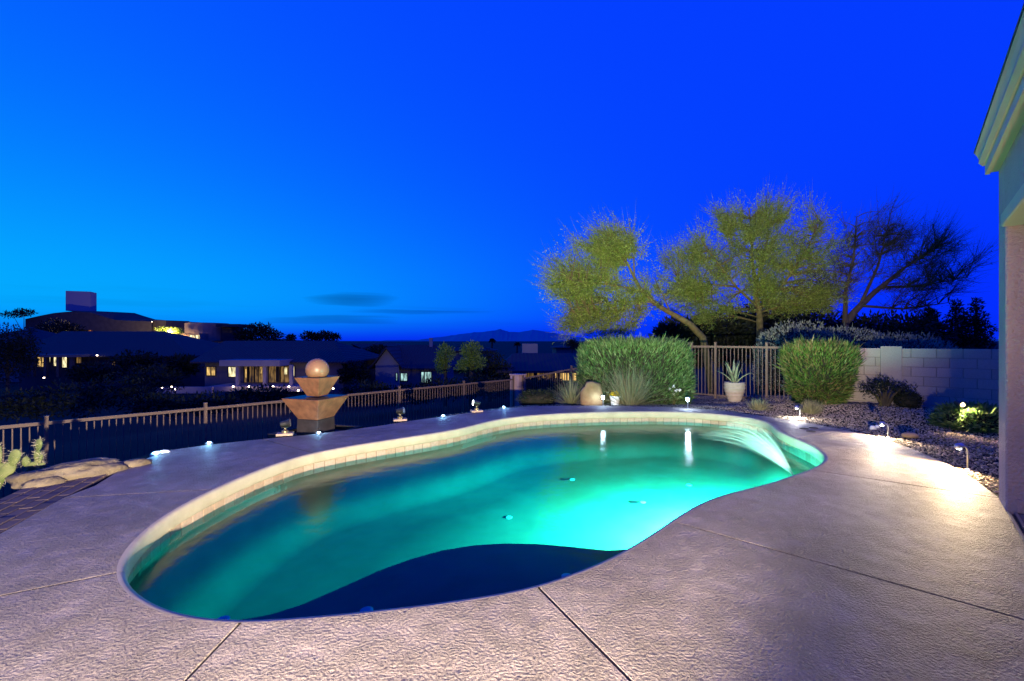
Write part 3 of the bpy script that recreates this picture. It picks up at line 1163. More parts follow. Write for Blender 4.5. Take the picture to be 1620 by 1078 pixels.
def smooth(v, a, b_, lo, hi):
    q = n.new('ShaderNodeMapRange'); q.interpolation_type = 'SMOOTHSTEP'
    l.new(v, q.inputs[0])
    for i, x in enumerate((a, b_, lo, hi)):
        q.inputs[i + 1].default_value = x
    return q.outputs[0]


# asymmetric floodlight optics: the beam is thrown far, little goes down at the feet, and the shade on the house side is put into its strength
FSIGN = 1.0
el = lm('MULTIPLY', sp.outputs[2], FSIGN)
hx = lm('MULTIPLY', sp.outputs[0], FSIGN)
hy = lm('MULTIPLY', sp.outputs[1], FSIGN)
az = lm('ARCTAN2', hx, hy)
f_el = lm('MULTIPLY', smooth(el, 0.0, 0.16, 1.15, 3.1), smooth(el, -0.17, -0.10, 0.92, 0.8))
f_el = lm('MULTIPLY', f_el, smooth(el, -0.09, -0.05, 0.85, 1.0))
f_top = smooth(el, 0.28, 0.5, 1.0, 0.0)
az_s = lm('ADD', az, lm('MULTIPLY', lm('MAXIMUM', lm('SUBTRACT', -0.045, el), 0.0), 2.8))
f_az = smooth(az_s, R(30.5), R(42), 1.0, 0.03)
f_az2 = smooth(az, R(-85), R(-65), 0.0, 1.0)
st = lm('MULTIPLY', lm('MULTIPLY', f_el, f_top), lm('MULTIPLY', f_az, f_az2))
l.new(st, em.inputs['Strength'])
lo = bpy.data.objects.new('flood_beam', L)
COL.objects.link(lo)
lo.parent = fl
lo.location = FL - fl.location

# ------------------------------------------------------------------ block wall with pier
def frame_uv(u, v, z):
    p = uv(u, v)
    return Vector((p[0], p[1], z))


v_wall0 = to_uv(*on_wall(1300)[:2])[1]
v_wall1 = 5.6
wall = thing('block_wall', frame_uv(U_WALL, (v_wall0 + v_wall1) / 2, 0.0), 'tan concrete block garden wall between trimmed shrub and house', 'wall')
WTOP = 1.33
CH = 0.2
NCOL = 7
box_uv(MB(), U_WALL + 0.012, U_WALL + 0.14, v_wall0, v_wall1, -0.3, WTOP - 0.006).build('mortar', M_MORTAR, wall)
bm_full = bm_half = None
BL = 0.40
pier_v = (to_uv(*on_wall(1393)[:2])[1], to_uv(*on_wall(1427)[:2])[1])
first = {}
for r_ in range(NCOL):
    z = WTOP - CH * (r_ + 0.5)
    v = v_wall0 - (BL / 2 if r_ % 2 else 0)
    while v < v_wall1:
        a, b_ = max(v, v_wall0), min(v + BL, v_wall1)
        v += BL
        if b_ - a < 0.06 or (a >= pier_v[0] - 0.02 and b_ <= pier_v[1] + 0.02):
            continue
        key = round(b_ - a, 3)
        if key not in first:
            o = MB().box((0, 0, 0), (0.15, (b_ - a) - 0.010, CH - 0.006)).build('block', M_BLOCK, None, bevel=0.006)
            first[key] = o.data
        else:
            o = bpy.data.objects.new('block', first[key]); COL.objects.link(o)
        o.parent = wall
        o.location = frame_uv(U_WALL + 0.075 + random.uniform(-0.002, 0.002), (a + b_) / 2, z) - wall.location
        o.rotation_euler = (0, 0, PI / 2 - TH)
pr = box_uv(MB(), U_WALL - 0.06, U_WALL + 0.22, pier_v[0], pier_v[1], -0.2, WTOP + 0.045).build('pier', M_BLOCK, wall, bevel=0.008)
box_uv(MB(), U_WALL - 0.064, U_WALL - 0.06, pier_v[0] + 0.01, pier_v[1] - 0.01, 1.36, 1.372).build('pier_cap', M_BLOCK, pr)

# ------------------------------------------------------------------ steel view fences
picket_mesh = {}


def picket(h, root, pos, rz):
    h = round(h, 2)
    if h not in picket_mesh:
        o = MB().box((0, 0, h / 2), (0.017, 0.017, h)).build('picket', M_FENCE, None)
        picket_mesh[h] = o.data
    else:
        o = bpy.data.objects.new('picket', picket_mesh[h]); COL.objects.link(o)
    o.parent = root
    o.location = Vector(pos) - root.location
    o.rotation_euler = (0, 0, rz)


def fence(pts, tops, height, label, group=None, pitch=0.1, posts=True):
    """pts: post positions, tops: height of the rail's upper side at each post"""
    c = sum((Vector(p) for p in pts), Vector()) / len(pts)
    root = thing('view_fence', (c.x, c.y, min(tops) - height), label, 'fence', group)
    for p, zt in zip(pts, tops):
        rz = math.atan2(pts[-1][1] - pts[0][1], pts[-1][0] - pts[0][0])
        po = MB().box((p[0], p[1], zt - height / 2 + 0.03), (0.055, 0.055, height + 0.10), rz=rz).build('post', M_FENCE, root)
        MB().box((p[0], p[1], zt + 0.088), (0.066, 0.066, 0.014), rz=rz).build('post_cap', M_FENCE, po)
    for i in range(len(pts) - 1):
        a, b_ = Vector(pts[i]), Vector(pts[i + 1])
        d = (b_ - a).normalized()
        A, B_ = a + d * 0.029, b_ - d * 0.029
        za, zb = tops[i], tops[i + 1]
        for dz, nm, hh in ((-0.03, 'rail', 0.055), (-height + 0.12, 'rail', 0.035)):
            MB().bar((A.x, A.y, za + dz), (B_.x, B_.y, zb + dz), 0.036, hh).build(nm, M_FENCE, root)
        n_ = max(2, round((b_ - a).length / pitch))
        for k in range(1, n_):
            t = k / n_
            q = a.lerp(b_, t)
            zt = za + (zb - za) * t
            picket(height - 0.205, root, (q.x, q.y, zt - height + 0.139), math.atan2(d.y, d.x))
    return root


fp = [on_fence(px) for px in (-170, 73, 325, 498, 632, 734)]
fp.append(on_fence(812))
tops = [0.125, 0.12, 0.105, 0.10, 0.095, 0.085, 0.08]
fence([tuple(p) for p in fp], tops, 1.5, 'long steel view fence along the slope left of the pool behind the fountain')
# corner pillar
cp = Vector((*uv(U_WALL, V_FENCE), 0))
pil = thing('corner_pillar', (cp.x, cp.y, -1.5), 'square stucco pillar where the two view fences meet', 'pillar')
MB().box((cp.x, cp.y, -0.66), (0.42, 0.42, 1.72), rz=PI / 2 - TH).build('shaft', M_STUCCO, pil, bevel=0.01)
MB().box((cp.x, cp.y, 0.222), (0.48, 0.48, 0.045), rz=PI / 2 - TH).build('cap', M_STUCCO, pil, bevel=0.008)
v_at = lambda px: to_uv(*on_wall(px)[:2])[1]
bk = [V_FENCE + 0.24, V_FENCE + 2.4, V_FENCE + 4.7, v_at(1090)]
fence([(*uv(U_WALL, v), 0) for v in bk], [0.06 + (v - V_FENCE) * 0.203 for v in bk], 1.5, 'view fence climbing the slope behind the big hedge and grasses')
vg = [v_at(1091) + 0.06, v_at(1132), v_at(1213), v_at(1302) - 0.05]
fence([(*uv(U_WALL, v), 0) for v in vg], [1.36, 1.36, 1.355, 1.35], 1.47, 'tan steel gate fence behind the potted agave', pitch=0.093)

# ------------------------------------------------------------------ stones
def rock_mesh(mb, c, s, rz=0, seed=0, sub=3, rough=0.18, flat=0.0):
    bm = bmesh.new()
    bmesh.ops.create_icosphere(bm, subdivisions=sub, radius=1.0)
    m = Matrix.Rotation(rz, 3, 'Z')
    base = len(mb.v)
    for v in bm.verts:
        n0 = mnoise.noise(v.co * 1.1 + Vector((seed, 0, 0)))
        n1 = mnoise.noise(v.co * 2.7 + Vector((0, seed, 0))) + 0.5 * mnoise.noise(v.co * 7.0 + Vector((seed, seed, 0)))
        k = 1 + rough * 1.6 * n0 + rough * 0.7 * n1
        p = v.co * k
        p = Vector((math.copysign(abs(p.x) ** 0.85, p.x), math.copysign(abs(p.y) ** 0.85, p.y), max(-0.6, min(p.z, 0.92))))
        p = m @ Vector((p.x * s[0], p.y * s[1], p.z * s[2]))
        mb.v.append((c[0] + p.x, c[1] + p.y, c[2] + p.z))
    for f in bm.faces:
        mb.f.append(tuple(base + v.index for v in f.verts))
    bm.free()


def boulder(c, s, rz, seed, label, mat=M_BOULDER, cat='boulder', name='boulder', sub=3, rough=0.18):
    mb = MB()
    rock_mesh(mb, c, s, rz, seed, sub, rough)
    o = mb.build(name, mat, None, smooth=True, origin=c)
    return tag(o, label, cat)


a = at(45, 752, 4.75)
boulder((-4.86, 5.06, 0.02), (0.47, 0.20, 0.135), R(50), 3.1, 'long low tan boulder at the deck edge by the cactus', rough=0.24, sub=4)
boulder((-4.52, 5.46, 0.02), (0.17, 0.08, 0.06), R(50), 5.7, 'small flat stone beyond the tip of the long boulder')
boulder((-4.88, 4.74, 0.0), (0.16, 0.07, 0.075), R(40), 8.2, 'yellowish stone leaning on the near side of the long boulder')
q = at(936, 622, 10.8); q.z = bed_z(q.x, q.y)
boulder((q.x, q.y, q.z + 0.20), (0.27, 0.17, 0.42), R(15), 1.3, 'upright orange tan boulder between two clumps of grass', mat=surf('orange_boulder', (0.24, 0.145, 0.07), (0.36, 0.24, 0.12), scale=5, rough=0.95, bump=0.6, bscale=16, bdist=0.02))
p = gp(1439, 692); p.z = bed_z(p.x, p.y)
boulder((p.x, p.y, p.z + 0.04), (0.115, 0.08, 0.05), 0, 4.4, 'flat orange stone in the gravel between two path lamps', mat=surf('orange_stone', (0.50, 0.30, 0.13), (0.58, 0.38, 0.18), rough=0.9), cat='stone', name='stone', sub=2)
for k, (px, py, s) in enumerate(((1381, 679, 0.05), (1388, 677, 0.04))):
    p = gp(px, py); p.z = bed_z(p.x, p.y)
    boulder((p.x, p.y, p.z + 0.03), (s, s * 0.8, s), k, 9 + k, ('larger' if k == 0 else 'smaller') + ' of two white stones beside the path lamp', mat=M_WHITE, cat='stone', name='stone', sub=2)
# pale stones lit by the cool lamps along the far edge
for k, (px, py) in enumerate(((244, 723.5), (251, 721), (258, 720), (263, 719))):
    p = gp(px, py - 1); p.z = -0.01
    boulder((p.x - 0.05, p.y + 0.05, 0.0), (0.045 + 0.01 * (k % 2), 0.04, 0.035), k, 20 + k, ['leftmost', 'second from left', 'third from left', 'rightmost'][k] + ' of four pale pebbles glowing at the left deck edge', mat=M_WHITE, cat='pebble', name='pebble', sub=2)

# brick paver edging at the far left
bricks = thing('brick_paving', (-4.6, 3.9, 0), 'dark red brick pavers let in beside the deck at left', 'paving', kind='structure')
del bricks['category']
bme = None
e0, e1 = gp(0, 846), gp(100, 789)
d = (gp(130, 777) - gp(-40, 872)).normalized()
nn = Vector((-d.y, d.x, 0))
for i in range(-2, 9):
    for j in range(5):
        c = gp(0, 846) + d * (i * 0.215 + (0.105 if j % 2 else 0)) + nn * (0.07 + j * 0.112)
        if bme is None:
            o = MB().box((0, 0, 0), (0.202, 0.10, 0.06)).build('brick', M_BRICK, None, bevel=0.004)
            bme = o.data
        else:
            o = bpy.data.objects.new('brick', bme); COL.objects.link(o)
        o.parent = bricks
        o.location = Vector((c.x, c.y, -0.032 + random.uniform(-0.003, 0.003))) - bricks.location
        o.rotation_euler = (0, 0, math.atan2(d.y, d.x))

# ------------------------------------------------------------------ fountain
FY = 7.75
def fz(py): return at(0, py, FY).z
fx = (502 - 810) / F * FY
ft = thing('garden_fountain', (fx, FY, -0.1), 'copper coloured tiered fountain of two square bowls topped by a ball', 'fountain')
ROT = R(-18)


def frustum(mb, x, y, z0, z1, w0, w1, rz=ROT):
    vs = []
    for z, w in ((z0, w0), (z1, w1)):
        for sx_, sy_ in ((-1, -1), (1, -1), (1, 1), (-1, 1)):
            p = Matrix.Rotation(rz, 3, 'Z') @ Vector((sx_ * w / 2, sy_ * w / 2, 0))
            vs.append((x + p.x, y + p.y, z))
    return mb.add(vs, [(3, 2, 1, 0), (4, 5, 6, 7), (0, 1, 5, 4), (1, 2, 6, 5), (2, 3, 7, 6), (3, 0, 4, 7)])


lowb = frustum(MB(), fx - 0.02, FY, fz(662), fz(629), 0.40, 0.76).build('lower_bowl', M_COPPER, ft, bevel=0.006)
frustum(MB(), fx - 0.02, FY, fz(629) + 0.001, fz(629) + 0.006, 0.70, 0.70).build('lower_water', M_BLACK, lowb)
upb = frustum(MB(), fx, FY, fz(627), fz(597.5), 0.23, 0.51).build('upper_bowl', M_COPPER, ft, bevel=0.005)
frustum(MB(), fx, FY, fz(597.5) + 0.001, fz(597.5) + 0.006, 0.46, 0.46).build('upper_water', M_BLACK, upb)
sp_ = MB()
rr = 0.19
sp_.lathe((fx, FY, fz(586)), [(max(0.002, rr * math.cos(t)), rr * math.sin(t)) for t in [(-90 + 180 * k / 20) * PI / 180 for k in range(21)]], 32)
sp_.build('ball', M_BALL, ft, smooth=True)
frustum(MB(), fx - 0.02, FY, -0.14, fz(662), 0.44, 0.42).build('pedestal', M_DARK, ft, bevel=0.01)
bs = MB()
for sx_, sy_, w, d_ in ((0, -0.49, 1.06, 0.08), (0, 0.49, 1.06, 0.08), (-0.49, 0, 0.08, 0.90), (0.49, 0, 0.08, 0.90)):
    p = Matrix.Rotation(ROT, 3, 'Z') @ Vector((sx_, sy_, 0))
    MB().box((fx + p.x, FY + p.y, -0.08), (w, d_, 0.12), rz=ROT).build('basin_edge', M_DARK, ft, bevel=0.006)
MB().box((fx, FY, -0.12), (0.9, 0.9, 0.06), rz=ROT).build('basin_floor', M_BLACK, ft)

# ------------------------------------------------------------------ lamps
def path_lamp(px, py, height, reach, hdir, label, power, col, lens=M_LENS, z=None, spot=None):
    """bent neck path lamp: stake, swan neck, hooded head with a lit lens below"""
    p = gp(px, py)
    z0 = bed_z(p.x, p.y, 0.0) if z is None else z
    root = thing('path_lamp', (p.x, p.y, z0), label, 'path lamp', 'path lamps along the pool deck')
    hd = Vector((math.cos(hdir), math.sin(hdir), 0))
    B0 = Vector((p.x, p.y, z0))
    pts, n_ = [], 7
    pts.append(B0 - Vector((0, 0, 0.03)))
    pts.append(B0 + Vector((0, 0, height * 0.72)))
    for k in range(1, n_ + 1):
        t = k / n_ * R(80)
        pts.append(B0 + Vector((0, 0, height * 0.72)) + hd * (reach * 0.45 * (1 - math.cos(t))) + Vector((0, 0, height * 0.28 * math.sin(t))))
    MB().tube(pts, 0.011, 8).build('neck', M_STEEL, root, smooth=True)
    e = pts[-1]
    tip = e + hd * reach * 0.62 - Vector((0, 0, 0.018))
    hm = MB()
    hm.tube([e - hd * 0.01, e + hd * reach * 0.12, e + hd * reach * 0.4 - Vector((0, 0, 0.006)), tip], [0.012, 0.030, 0.034, 0.012], 12)
    hm.v = [(x, y, z_) for x, y, z_ in hm.v]
    hd_o = hm.build('hood', M_STEEL, root, smooth=True)
    c = e + hd * reach * 0.30 - Vector((0, 0, 0.040))
    MB().lathe((c.x, c.y, c.z), [(0.024, 0.008), (0.024, 0.0), (0.012, -0.006)], 12).build('lens', lens, hd_o)
    MB().lathe((p.x, p.y, z0), [(0.03, -0.02), (0.03, 0.01), (0.012, 0.03)], 12).build('stake_collar', M_STEEL, root)
    dn = Vector((hd.x * 0.55, hd.y * 0.55, -1)) if spot is None else Vector(spot)
    spot_light('lamp_beam', c - Vector((0, 0, 0.012)), dn, power, col, 162, 0.6, 0.02, root)
    return root


COOL = (0.62, 0.82, 1.0)
WARMW = (1.0, 0.74, 0.40)
path_lamp(1531, 741, 0.30, 0.17, R(185), 'bent neck steel path lamp nearest the house corner, washing the deck', 390, WARMW, spot=(-1.2, -0.1, -1))
path_lamp(1405, 692, 0.235, 0.12, R(165), 'bent neck steel path lamp beside two white stones', 225, (1.0, 0.82, 0.56), spot=(-0.7, -0.6, -1))
path_lamp(1266, 661, 0.235, 0.12, R(190), 'bent neck path lamp in front of the trimmed shrub', 85, (0.95, 0.92, 0.85), spot=(-0.1, -0.3, -1))


def stake_lamp(px, py, hpy, label, power):
    p = gp(px, py)
    z0 = bed_z(p.x, p.y, 0.0)
    zh = at(px, hpy, p.y).z
    root = thing('stake_lamp', (p.x, p.y, z0), label, 'path lamp', 'small stake lamps at the back of the pool')
    MB().tube([(p.x, p.y, z0 - 0.03), (p.x, p.y, zh - 0.05)], 0.011, 8).build('stake', M_STEEL, root)
    hd_o = MB().lathe((p.x, p.y, zh + 0.02), [(0.015, 0.024), (0.06, 0.012), (0.065, 0.0)], 16).build('hood', M_STEEL, root)
    MB().lathe((p.x, p.y, zh - 0.05), [(0.02, 0.0), (0.03, 0.02), (0.03, 0.055), (0.02, 0.068)], 12).build('lens', M_LED, hd_o)
    point_light('lamp_glow', (p.x, p.y - 0.06, zh - 0.03), power, COOL, 0.02, root)


stake_lamp(954, 643, 629, 'small glowing stake lamp beside the white flower pot', 2.5)
stake_lamp(1088, 648, 632, 'small glowing stake lamp at the left end of the gate fence', 7)


def dish_lamp(px, py, label, rz, lit):
    """low solar spot: square tan foot, brass stem, round dish head"""
    p = gp(px, py)
    root = thing('dish_lamp', (p.x, p.y, 0), label, 'garden lamp', 'low dish lamps along the left deck edge')
    MB().box((p.x, p.y, 0.022), (0.24, 0.16, 0.036), rz=R(18)).build('foot', M_TANSTONE, root, bevel=0.004)
    st_ = MB().lathe((p.x, p.y, 0.04), [(0.05, 0), (0.05, 0.035), (0.03, 0.045), (0.014, 0.06), (0.014, 0.13)], 14).build('stem', M_BRASS, root)
    d_ = Vector((math.cos(rz), math.sin(rz), 0.15)).normalized()
    c = Vector((p.x, p.y, 0.185))
    MB().tube([c - d_ * 0.075, c - d_ * 0.06, c + d_ * 0.02, c + d_ * 0.075], [0.02, 0.045, 0.05, 0.066], 16).build('head', M_BLACK, root)
    MB().tube([c + d_ * 0.0755, c + d_ * 0.080], [0.058, 0.05], 16).build('lens', M_LENS if lit else M_STEEL, root)
    MB().tube([c + Vector((0, 0, -0.06)), c + Vector((0, 0, -0.045))], [0.06, 0.06], 10).build('bracket', M_BLACK, root)
    if lit:
        spot_light('lamp_beam', c + d_ * 0.10, d_, 6, COOL, 120, 0.8, 0.03, root)


dish_lamp(451, 690, 'low dish lamp on a tan foot just left of the fountain', R(20), False)
dish_lamp(633, 667, 'low dish lamp on a tan foot right of the fountain', R(-5), False)
dish_lamp(754, 653, 'low lamp with a white lens facing left, nearest the corner pillar', R(196), True)


def puck(px, py, label, power, dx=0.0, dy=0.08):
    p = gp(px, py)
    p = p + Vector((dx, dy, 0))
    root = thing('puck_light', (p.x, p.y, -0.02), label, 'garden lamp', 'cool puck lights under the deck edge')
    MB().lathe((p.x, p.y, -0.02), [(0.05, 0), (0.05, 0.03), (0.035, 0.036)], 14).build('body', M_STEEL, root)
    MB().lathe((p.x, p.y, 0.0165), [(0.022, 0.0), (0.022, 0.006), (0.012, 0.010)], 14).build('lens', M_PUCK, root)
    point_light('lamp_glow', (p.x, p.y - 0.02, 0.07), power, (0.25, 0.62, 1.0), 0.02, root)


puck(325, 705, 'cool white puck light at the foot of the fence post left of the fountain', 5)
puck(249, 722, 'cool white puck light among pale pebbles at the left deck edge', 3, -0.05, 0.05)
puck(500, 689, 'cool puck light hidden behind the deck edge in front of the fountain', 2.2, 0, 0.10)
puck(700, 661, 'cool puck light behind the deck edge between the two right dish lamps', 2.5, 0, 0.08)
puck(797, 647, 'cool puck light at the deck edge below the corner pillar', 4)

# ------------------------------------------------------------------ water jet over the right end of the pool
j0 = gp(1257, 754, -0.12)
jet = thing('water_jet', (j0.x, j0.y, -0.2), 'fan of water spraying from a nozzle at the pool edge', 'water jet')
MB().lathe((j0.x, j0.y, -0.24), [(0.02, 0), (0.02, 0.08), (0.012, 0.10)], 12).build('nozzle', M_STEEL, jet)
jm = MB()
for k in range(240):
    w = random.random()                                # 0 lower left side of the fan, 1 upper right side
    tx, ty = 1.95 + 0.80 * w + random.gauss(0, 0.06), 6.6 + random.gauss(0, 0.14)
    H = 0.38 + 0.27 * w + random.gauss(0, 0.02)
    tend = 0.22 + 0.42 * random.random()
    pts, rad = [], []
    n_ = 14
    for i in range(n_ + 1):
        t = i / n_ * tend
        z = -0.13 + 4 * H * t * (1 - t) - 0.09 * t
        pts.append((j0.x + (tx - j0.x) * t + random.gauss(0, 0.003) * t, j0.y + (ty - j0.y) * t, z))
        rad.append(0.0009 + 0.0012 * t)
    jm.tube(pts, rad, 4, cap=False)
so = jm.build('spray', M_SPRAY, jet, smooth=True)
so['kind'] = 'stuff'

# ------------------------------------------------------------------ planting
def unit(a):
    return a / (np.linalg.norm(a, axis=1, keepdims=True) + 1e-9)


def clipped_shrub(name, c, s, n, mat, label, cat, L=0.075, Wd=0.018, p=0.6, rz=0.0, taper=0.0, up=0.5, group=None, z0=None, corek=0.86, lumpy=0.11):
    """sheared shrub: leaves standing out of a superellipsoid shell; c centre, s half sizes"""
    root = thing(name, (c[0], c[1], c[2] - s[2] if z0 is None else z0), label, cat, group)
    # even cover of a rounded box: points on a cube's faces pushed onto the superellipsoid
    ar = np.array([s[1] * s[2], s[0] * s[2], s[0] * s[1]])
    ax = rng.choice(3, size=n, p=ar / ar.sum())
    q = rng.uniform(-1, 1, size=(n, 3))
    q[np.arange(n), ax] = np.sign(rng.uniform(-1, 1, n))
    mexp = 2.0 / p
    q = q / (np.sum(np.abs(q) ** mexp, axis=1, keepdims=True) ** (1.0 / mexp))
    d = unit(q)
    lump = np.array([1 + lumpy * mnoise.noise(Vector(v) * 2.5 + Vector((c[0], 0, 0))) + 0.03 * mnoise.noise(Vector(v) * 6) for v in d])[:, None]
    depth = (1 - 0.22 * rng.random((n, 1)) ** 1.5)
    q = q * lump * depth
    if taper:
        k = 1 - taper * np.clip(0.5 - 0.5 * q[:, 2:3], 0, 1)
        q[:, :2] *= k
    cr, sr = math.cos(rz), math.sin(rz)
    def place(a):
        x, y, z = a[:, 0] * s[0], a[:, 1] * s[1], a[:, 2] * s[2]
        return np.stack([c[0] + x * cr - y * sr, c[1] + x * sr + y * cr, c[2] + z], 1)
    pos = place(q)
    dirs = unit(unit(pos - np.array(c)) * 0.8 + np.array([0, 0, up]) + rng.normal(size=(n, 3)) * 0.42)
    shoot = np.where(rng.random(n) < 0.06, 1.9, 1.0)                 # some shoots have grown past the shears
    qb = QB().leaves(pos, dirs, L * (0.6 + 0.8 * rng.random(n)) * shoot, Wd * (0.7 + 0.6 * rng.random(n)))
    qb.build('foliage', mat, root)
    # solid dark core blocks the view through; inner shade put into its colour
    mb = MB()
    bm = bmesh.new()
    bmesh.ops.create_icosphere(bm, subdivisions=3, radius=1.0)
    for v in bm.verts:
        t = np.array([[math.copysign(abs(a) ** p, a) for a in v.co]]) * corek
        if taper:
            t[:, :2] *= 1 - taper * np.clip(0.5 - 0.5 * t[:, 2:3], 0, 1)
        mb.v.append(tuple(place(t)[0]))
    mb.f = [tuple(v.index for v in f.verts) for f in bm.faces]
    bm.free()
    mb.build('branches_or_core', M_CORE, root, smooth=True)
    # a few stems at the foot
    for k in range(5):
        a = random.uniform(0, 6.28)
        b0 = Vector((c[0] + 0.12 * s[0] * math.cos(a), c[1] + 0.12 * s[1] * math.sin(a), root.location.z - 0.03))
        b1 = Vector((c[0] + 0.5 * s[0] * math.cos(a), c[1] + 0.5 * s[1] * math.sin(a), c[2] - s[2] * 0.3))
        MB().tube([b0, b0.lerp(b1, 0.5) + Vector((0, 0, 0.02)), b1], [0.018, 0.014, 0.01], 6).build('stem', M_BARKD, root)
    return root


# big clipped hedge left of the gate
hy = 11.6
hl, hr = at(919, 600, hy), at(1094, 600, hy)
ztop = at(0, 541, hy).z
hz0 = bed_z((hl.x + hr.x) / 2, hy)
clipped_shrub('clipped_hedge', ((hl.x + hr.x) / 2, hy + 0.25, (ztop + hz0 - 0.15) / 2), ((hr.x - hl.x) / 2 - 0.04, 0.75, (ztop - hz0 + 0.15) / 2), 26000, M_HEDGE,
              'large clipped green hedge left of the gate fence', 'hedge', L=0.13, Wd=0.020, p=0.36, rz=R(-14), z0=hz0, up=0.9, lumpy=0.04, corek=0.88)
# clipped shrub right of the agave
sy = 10.35
sl, sr_ = at(1236, 600, sy), at(1353, 600, sy)
zt = at(0, 545, sy).z
zb = bed_z((sl.x + sr_.x) / 2, sy)
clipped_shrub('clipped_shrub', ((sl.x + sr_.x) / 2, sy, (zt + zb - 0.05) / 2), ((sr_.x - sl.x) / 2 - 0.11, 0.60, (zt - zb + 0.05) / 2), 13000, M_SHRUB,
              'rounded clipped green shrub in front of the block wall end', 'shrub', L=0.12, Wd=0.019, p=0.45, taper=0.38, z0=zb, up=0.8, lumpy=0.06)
# silver sage mass behind the gate and wall
for k, (px, w, top, yy) in enumerate(((1262, 62, 512, 14.2), (1335, 75, 521, 13.6), (1425, 80, 530, 12.8))):
    c = at(px, 560, yy)
    zt = at(px, top, yy).z
    z0 = gz(c.x, c.y) - 0.1
    s = (w / F * yy, 0.9, (zt - z0) / 2)
    clipped_shrub('sage_bush', (c.x, c.y, (zt + z0) / 2), s, 9000, M_SAGE,
                  ['silvery sage bush rising highest above the gate fence', 'silvery sage bush behind the top of the clipped shrub', 'silvery sage bush above the wall pier'][k],
                  'bush', L=0.085, Wd=0.026, p=0.75, up=0.7, group='silver sage behind the boundary', z0=z0)
# low green shrub near the house with the spotlight in it
gy = 7.6
c = at(1540, 672, gy)
zz = bed_z(c.x, c.y)
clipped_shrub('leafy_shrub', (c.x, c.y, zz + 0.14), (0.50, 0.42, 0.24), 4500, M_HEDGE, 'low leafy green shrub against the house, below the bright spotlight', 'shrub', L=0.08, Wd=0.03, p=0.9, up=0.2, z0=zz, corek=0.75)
# dark bare-stemmed shrub at the wall
dy = 9.7
c = at(1400, 630, dy)
zz = bed_z(c.x, c.y)
ds = thing('woody_shrub', (c.x, c.y, zz), 'dark open shrub with bare forked stems against the block wall', 'shrub')
tips = []
for k in range(9):
    a = random.uniform(0, 6.28)
    r_ = random.uniform(0.15, 0.42)
    e = Vector((c.x + r_ * math.cos(a), c.y + 0.6 * r_ * math.sin(a), zz + random.uniform(0.28, 0.5)))
    m_ = Vector((c.x, c.y, zz)).lerp(e, 0.5) + Vector((0, 0, 0.05))
    MB().tube([(c.x + 0.04 * math.cos(a), c.y, zz - 0.03), m_, e], [0.03, 0.022, 0.010], 7).build('stem', M_BARK if k % 3 == 0 else M_BARKD, ds)
    tips.append(e)
cc = np.array([tuple(tips[i]) for i in rng.integers(0, len(tips), 900)]) + rng.normal(size=(900, 3)) * np.array([0.09, 0.09, 0.07])
QB().leaves(cc, rng.normal(size=(900, 3)) + np.array([0, 0, 0.6]), 0.07, 0.022).build('foliage', M_DARKLEAF, ds)
c = at(1436, 634, 9.5)
clipped_shrub('dark_shrub', (c.x, c.y, bed_z(c.x, c.y) + 0.15), (0.20, 0.2, 0.17), 900, M_DARKLEAF, 'little dark shrub at the wall right of the woody shrub', 'shrub', L=0.06, p=0.9, z0=bed_z(c.x, c.y))


def grass_clump(c, n, L, spread, Wd, mat, label, name='grass_clump', cat='grass clump', droop=0.55, base=0.10, group=None):
    root = thing(name, c, label, cat, group)
    a = rng.random(n) * 2 * PI
    tilt = np.abs(rng.normal(0, spread, n))
    d = np.stack([np.sin(tilt) * np.cos(a), np.sin(tilt) * np.sin(a), np.cos(tilt)], 1)
    pos = np.array(c)[None] + np.stack([np.cos(a), np.sin(a), np.zeros(n)], 1) * (base * rng.random((n, 1)))
    Ls = L * (0.55 + 0.55 * rng.random(n))
    bend = np.stack([np.cos(a), np.sin(a), -np.ones(n)], 1) * (droop * tilt * (0.4 + 0.5 * rng.random(n)))[:, None] * 0.5
    side = np.cross(d, np.array([[0, 0, 1.0]]) + 0.4 * rng.normal(size=(n, 3)))
    QB().ribbons(pos, d, Ls, Wd, bend, 4, side).build('blades', mat, root)
    return root


def spot_on_bed(px, py, dy=0.0):
    p = gp(px, py)
    for _ in range(4):
        z = bed_z(p.x, p.y, 0)
        p = gp(px, py, z)
    return (p.x, p.y + dy, bed_z(p.x, p.y + dy, z) - 0.02)


grass_clump(spot_on_bed(903, 641.5), 260, 0.72, 0.62, 0.016, M_GRASS, 'grey green spiky clump left of the upright boulder')
c = at(995, 632, 11.0); c.z = bed_z(c.x, c.y) - 0.02
grass_clump(tuple(c), 900, 1.05, 0.66, 0.013, M_GRASS, 'wide arching grass clump in front of the hedge', base=0.28)
c = at(948, 600, 11.5); c.z = bed_z(c.x, c.y) - 0.02
grass_clump(tuple(c), 380, 0.98, 0.50, 0.013, M_GRASS, 'tall grass clump behind the upright boulder', base=0.15)
c = spot_on_bed(1200, 650)
grass_clump(c, 330, 0.28, 0.55, 0.012, M_STRAW, 'small straw coloured tuft in the gravel right of the agave pot', base=0.12)
c = spot_on_bed(1283, 655)
grass_clump(c, 420, 0.32, 0.50, 0.012, M_STRAW, 'straw coloured tuft beside the path lamp under the clipped shrub', base=0.12)
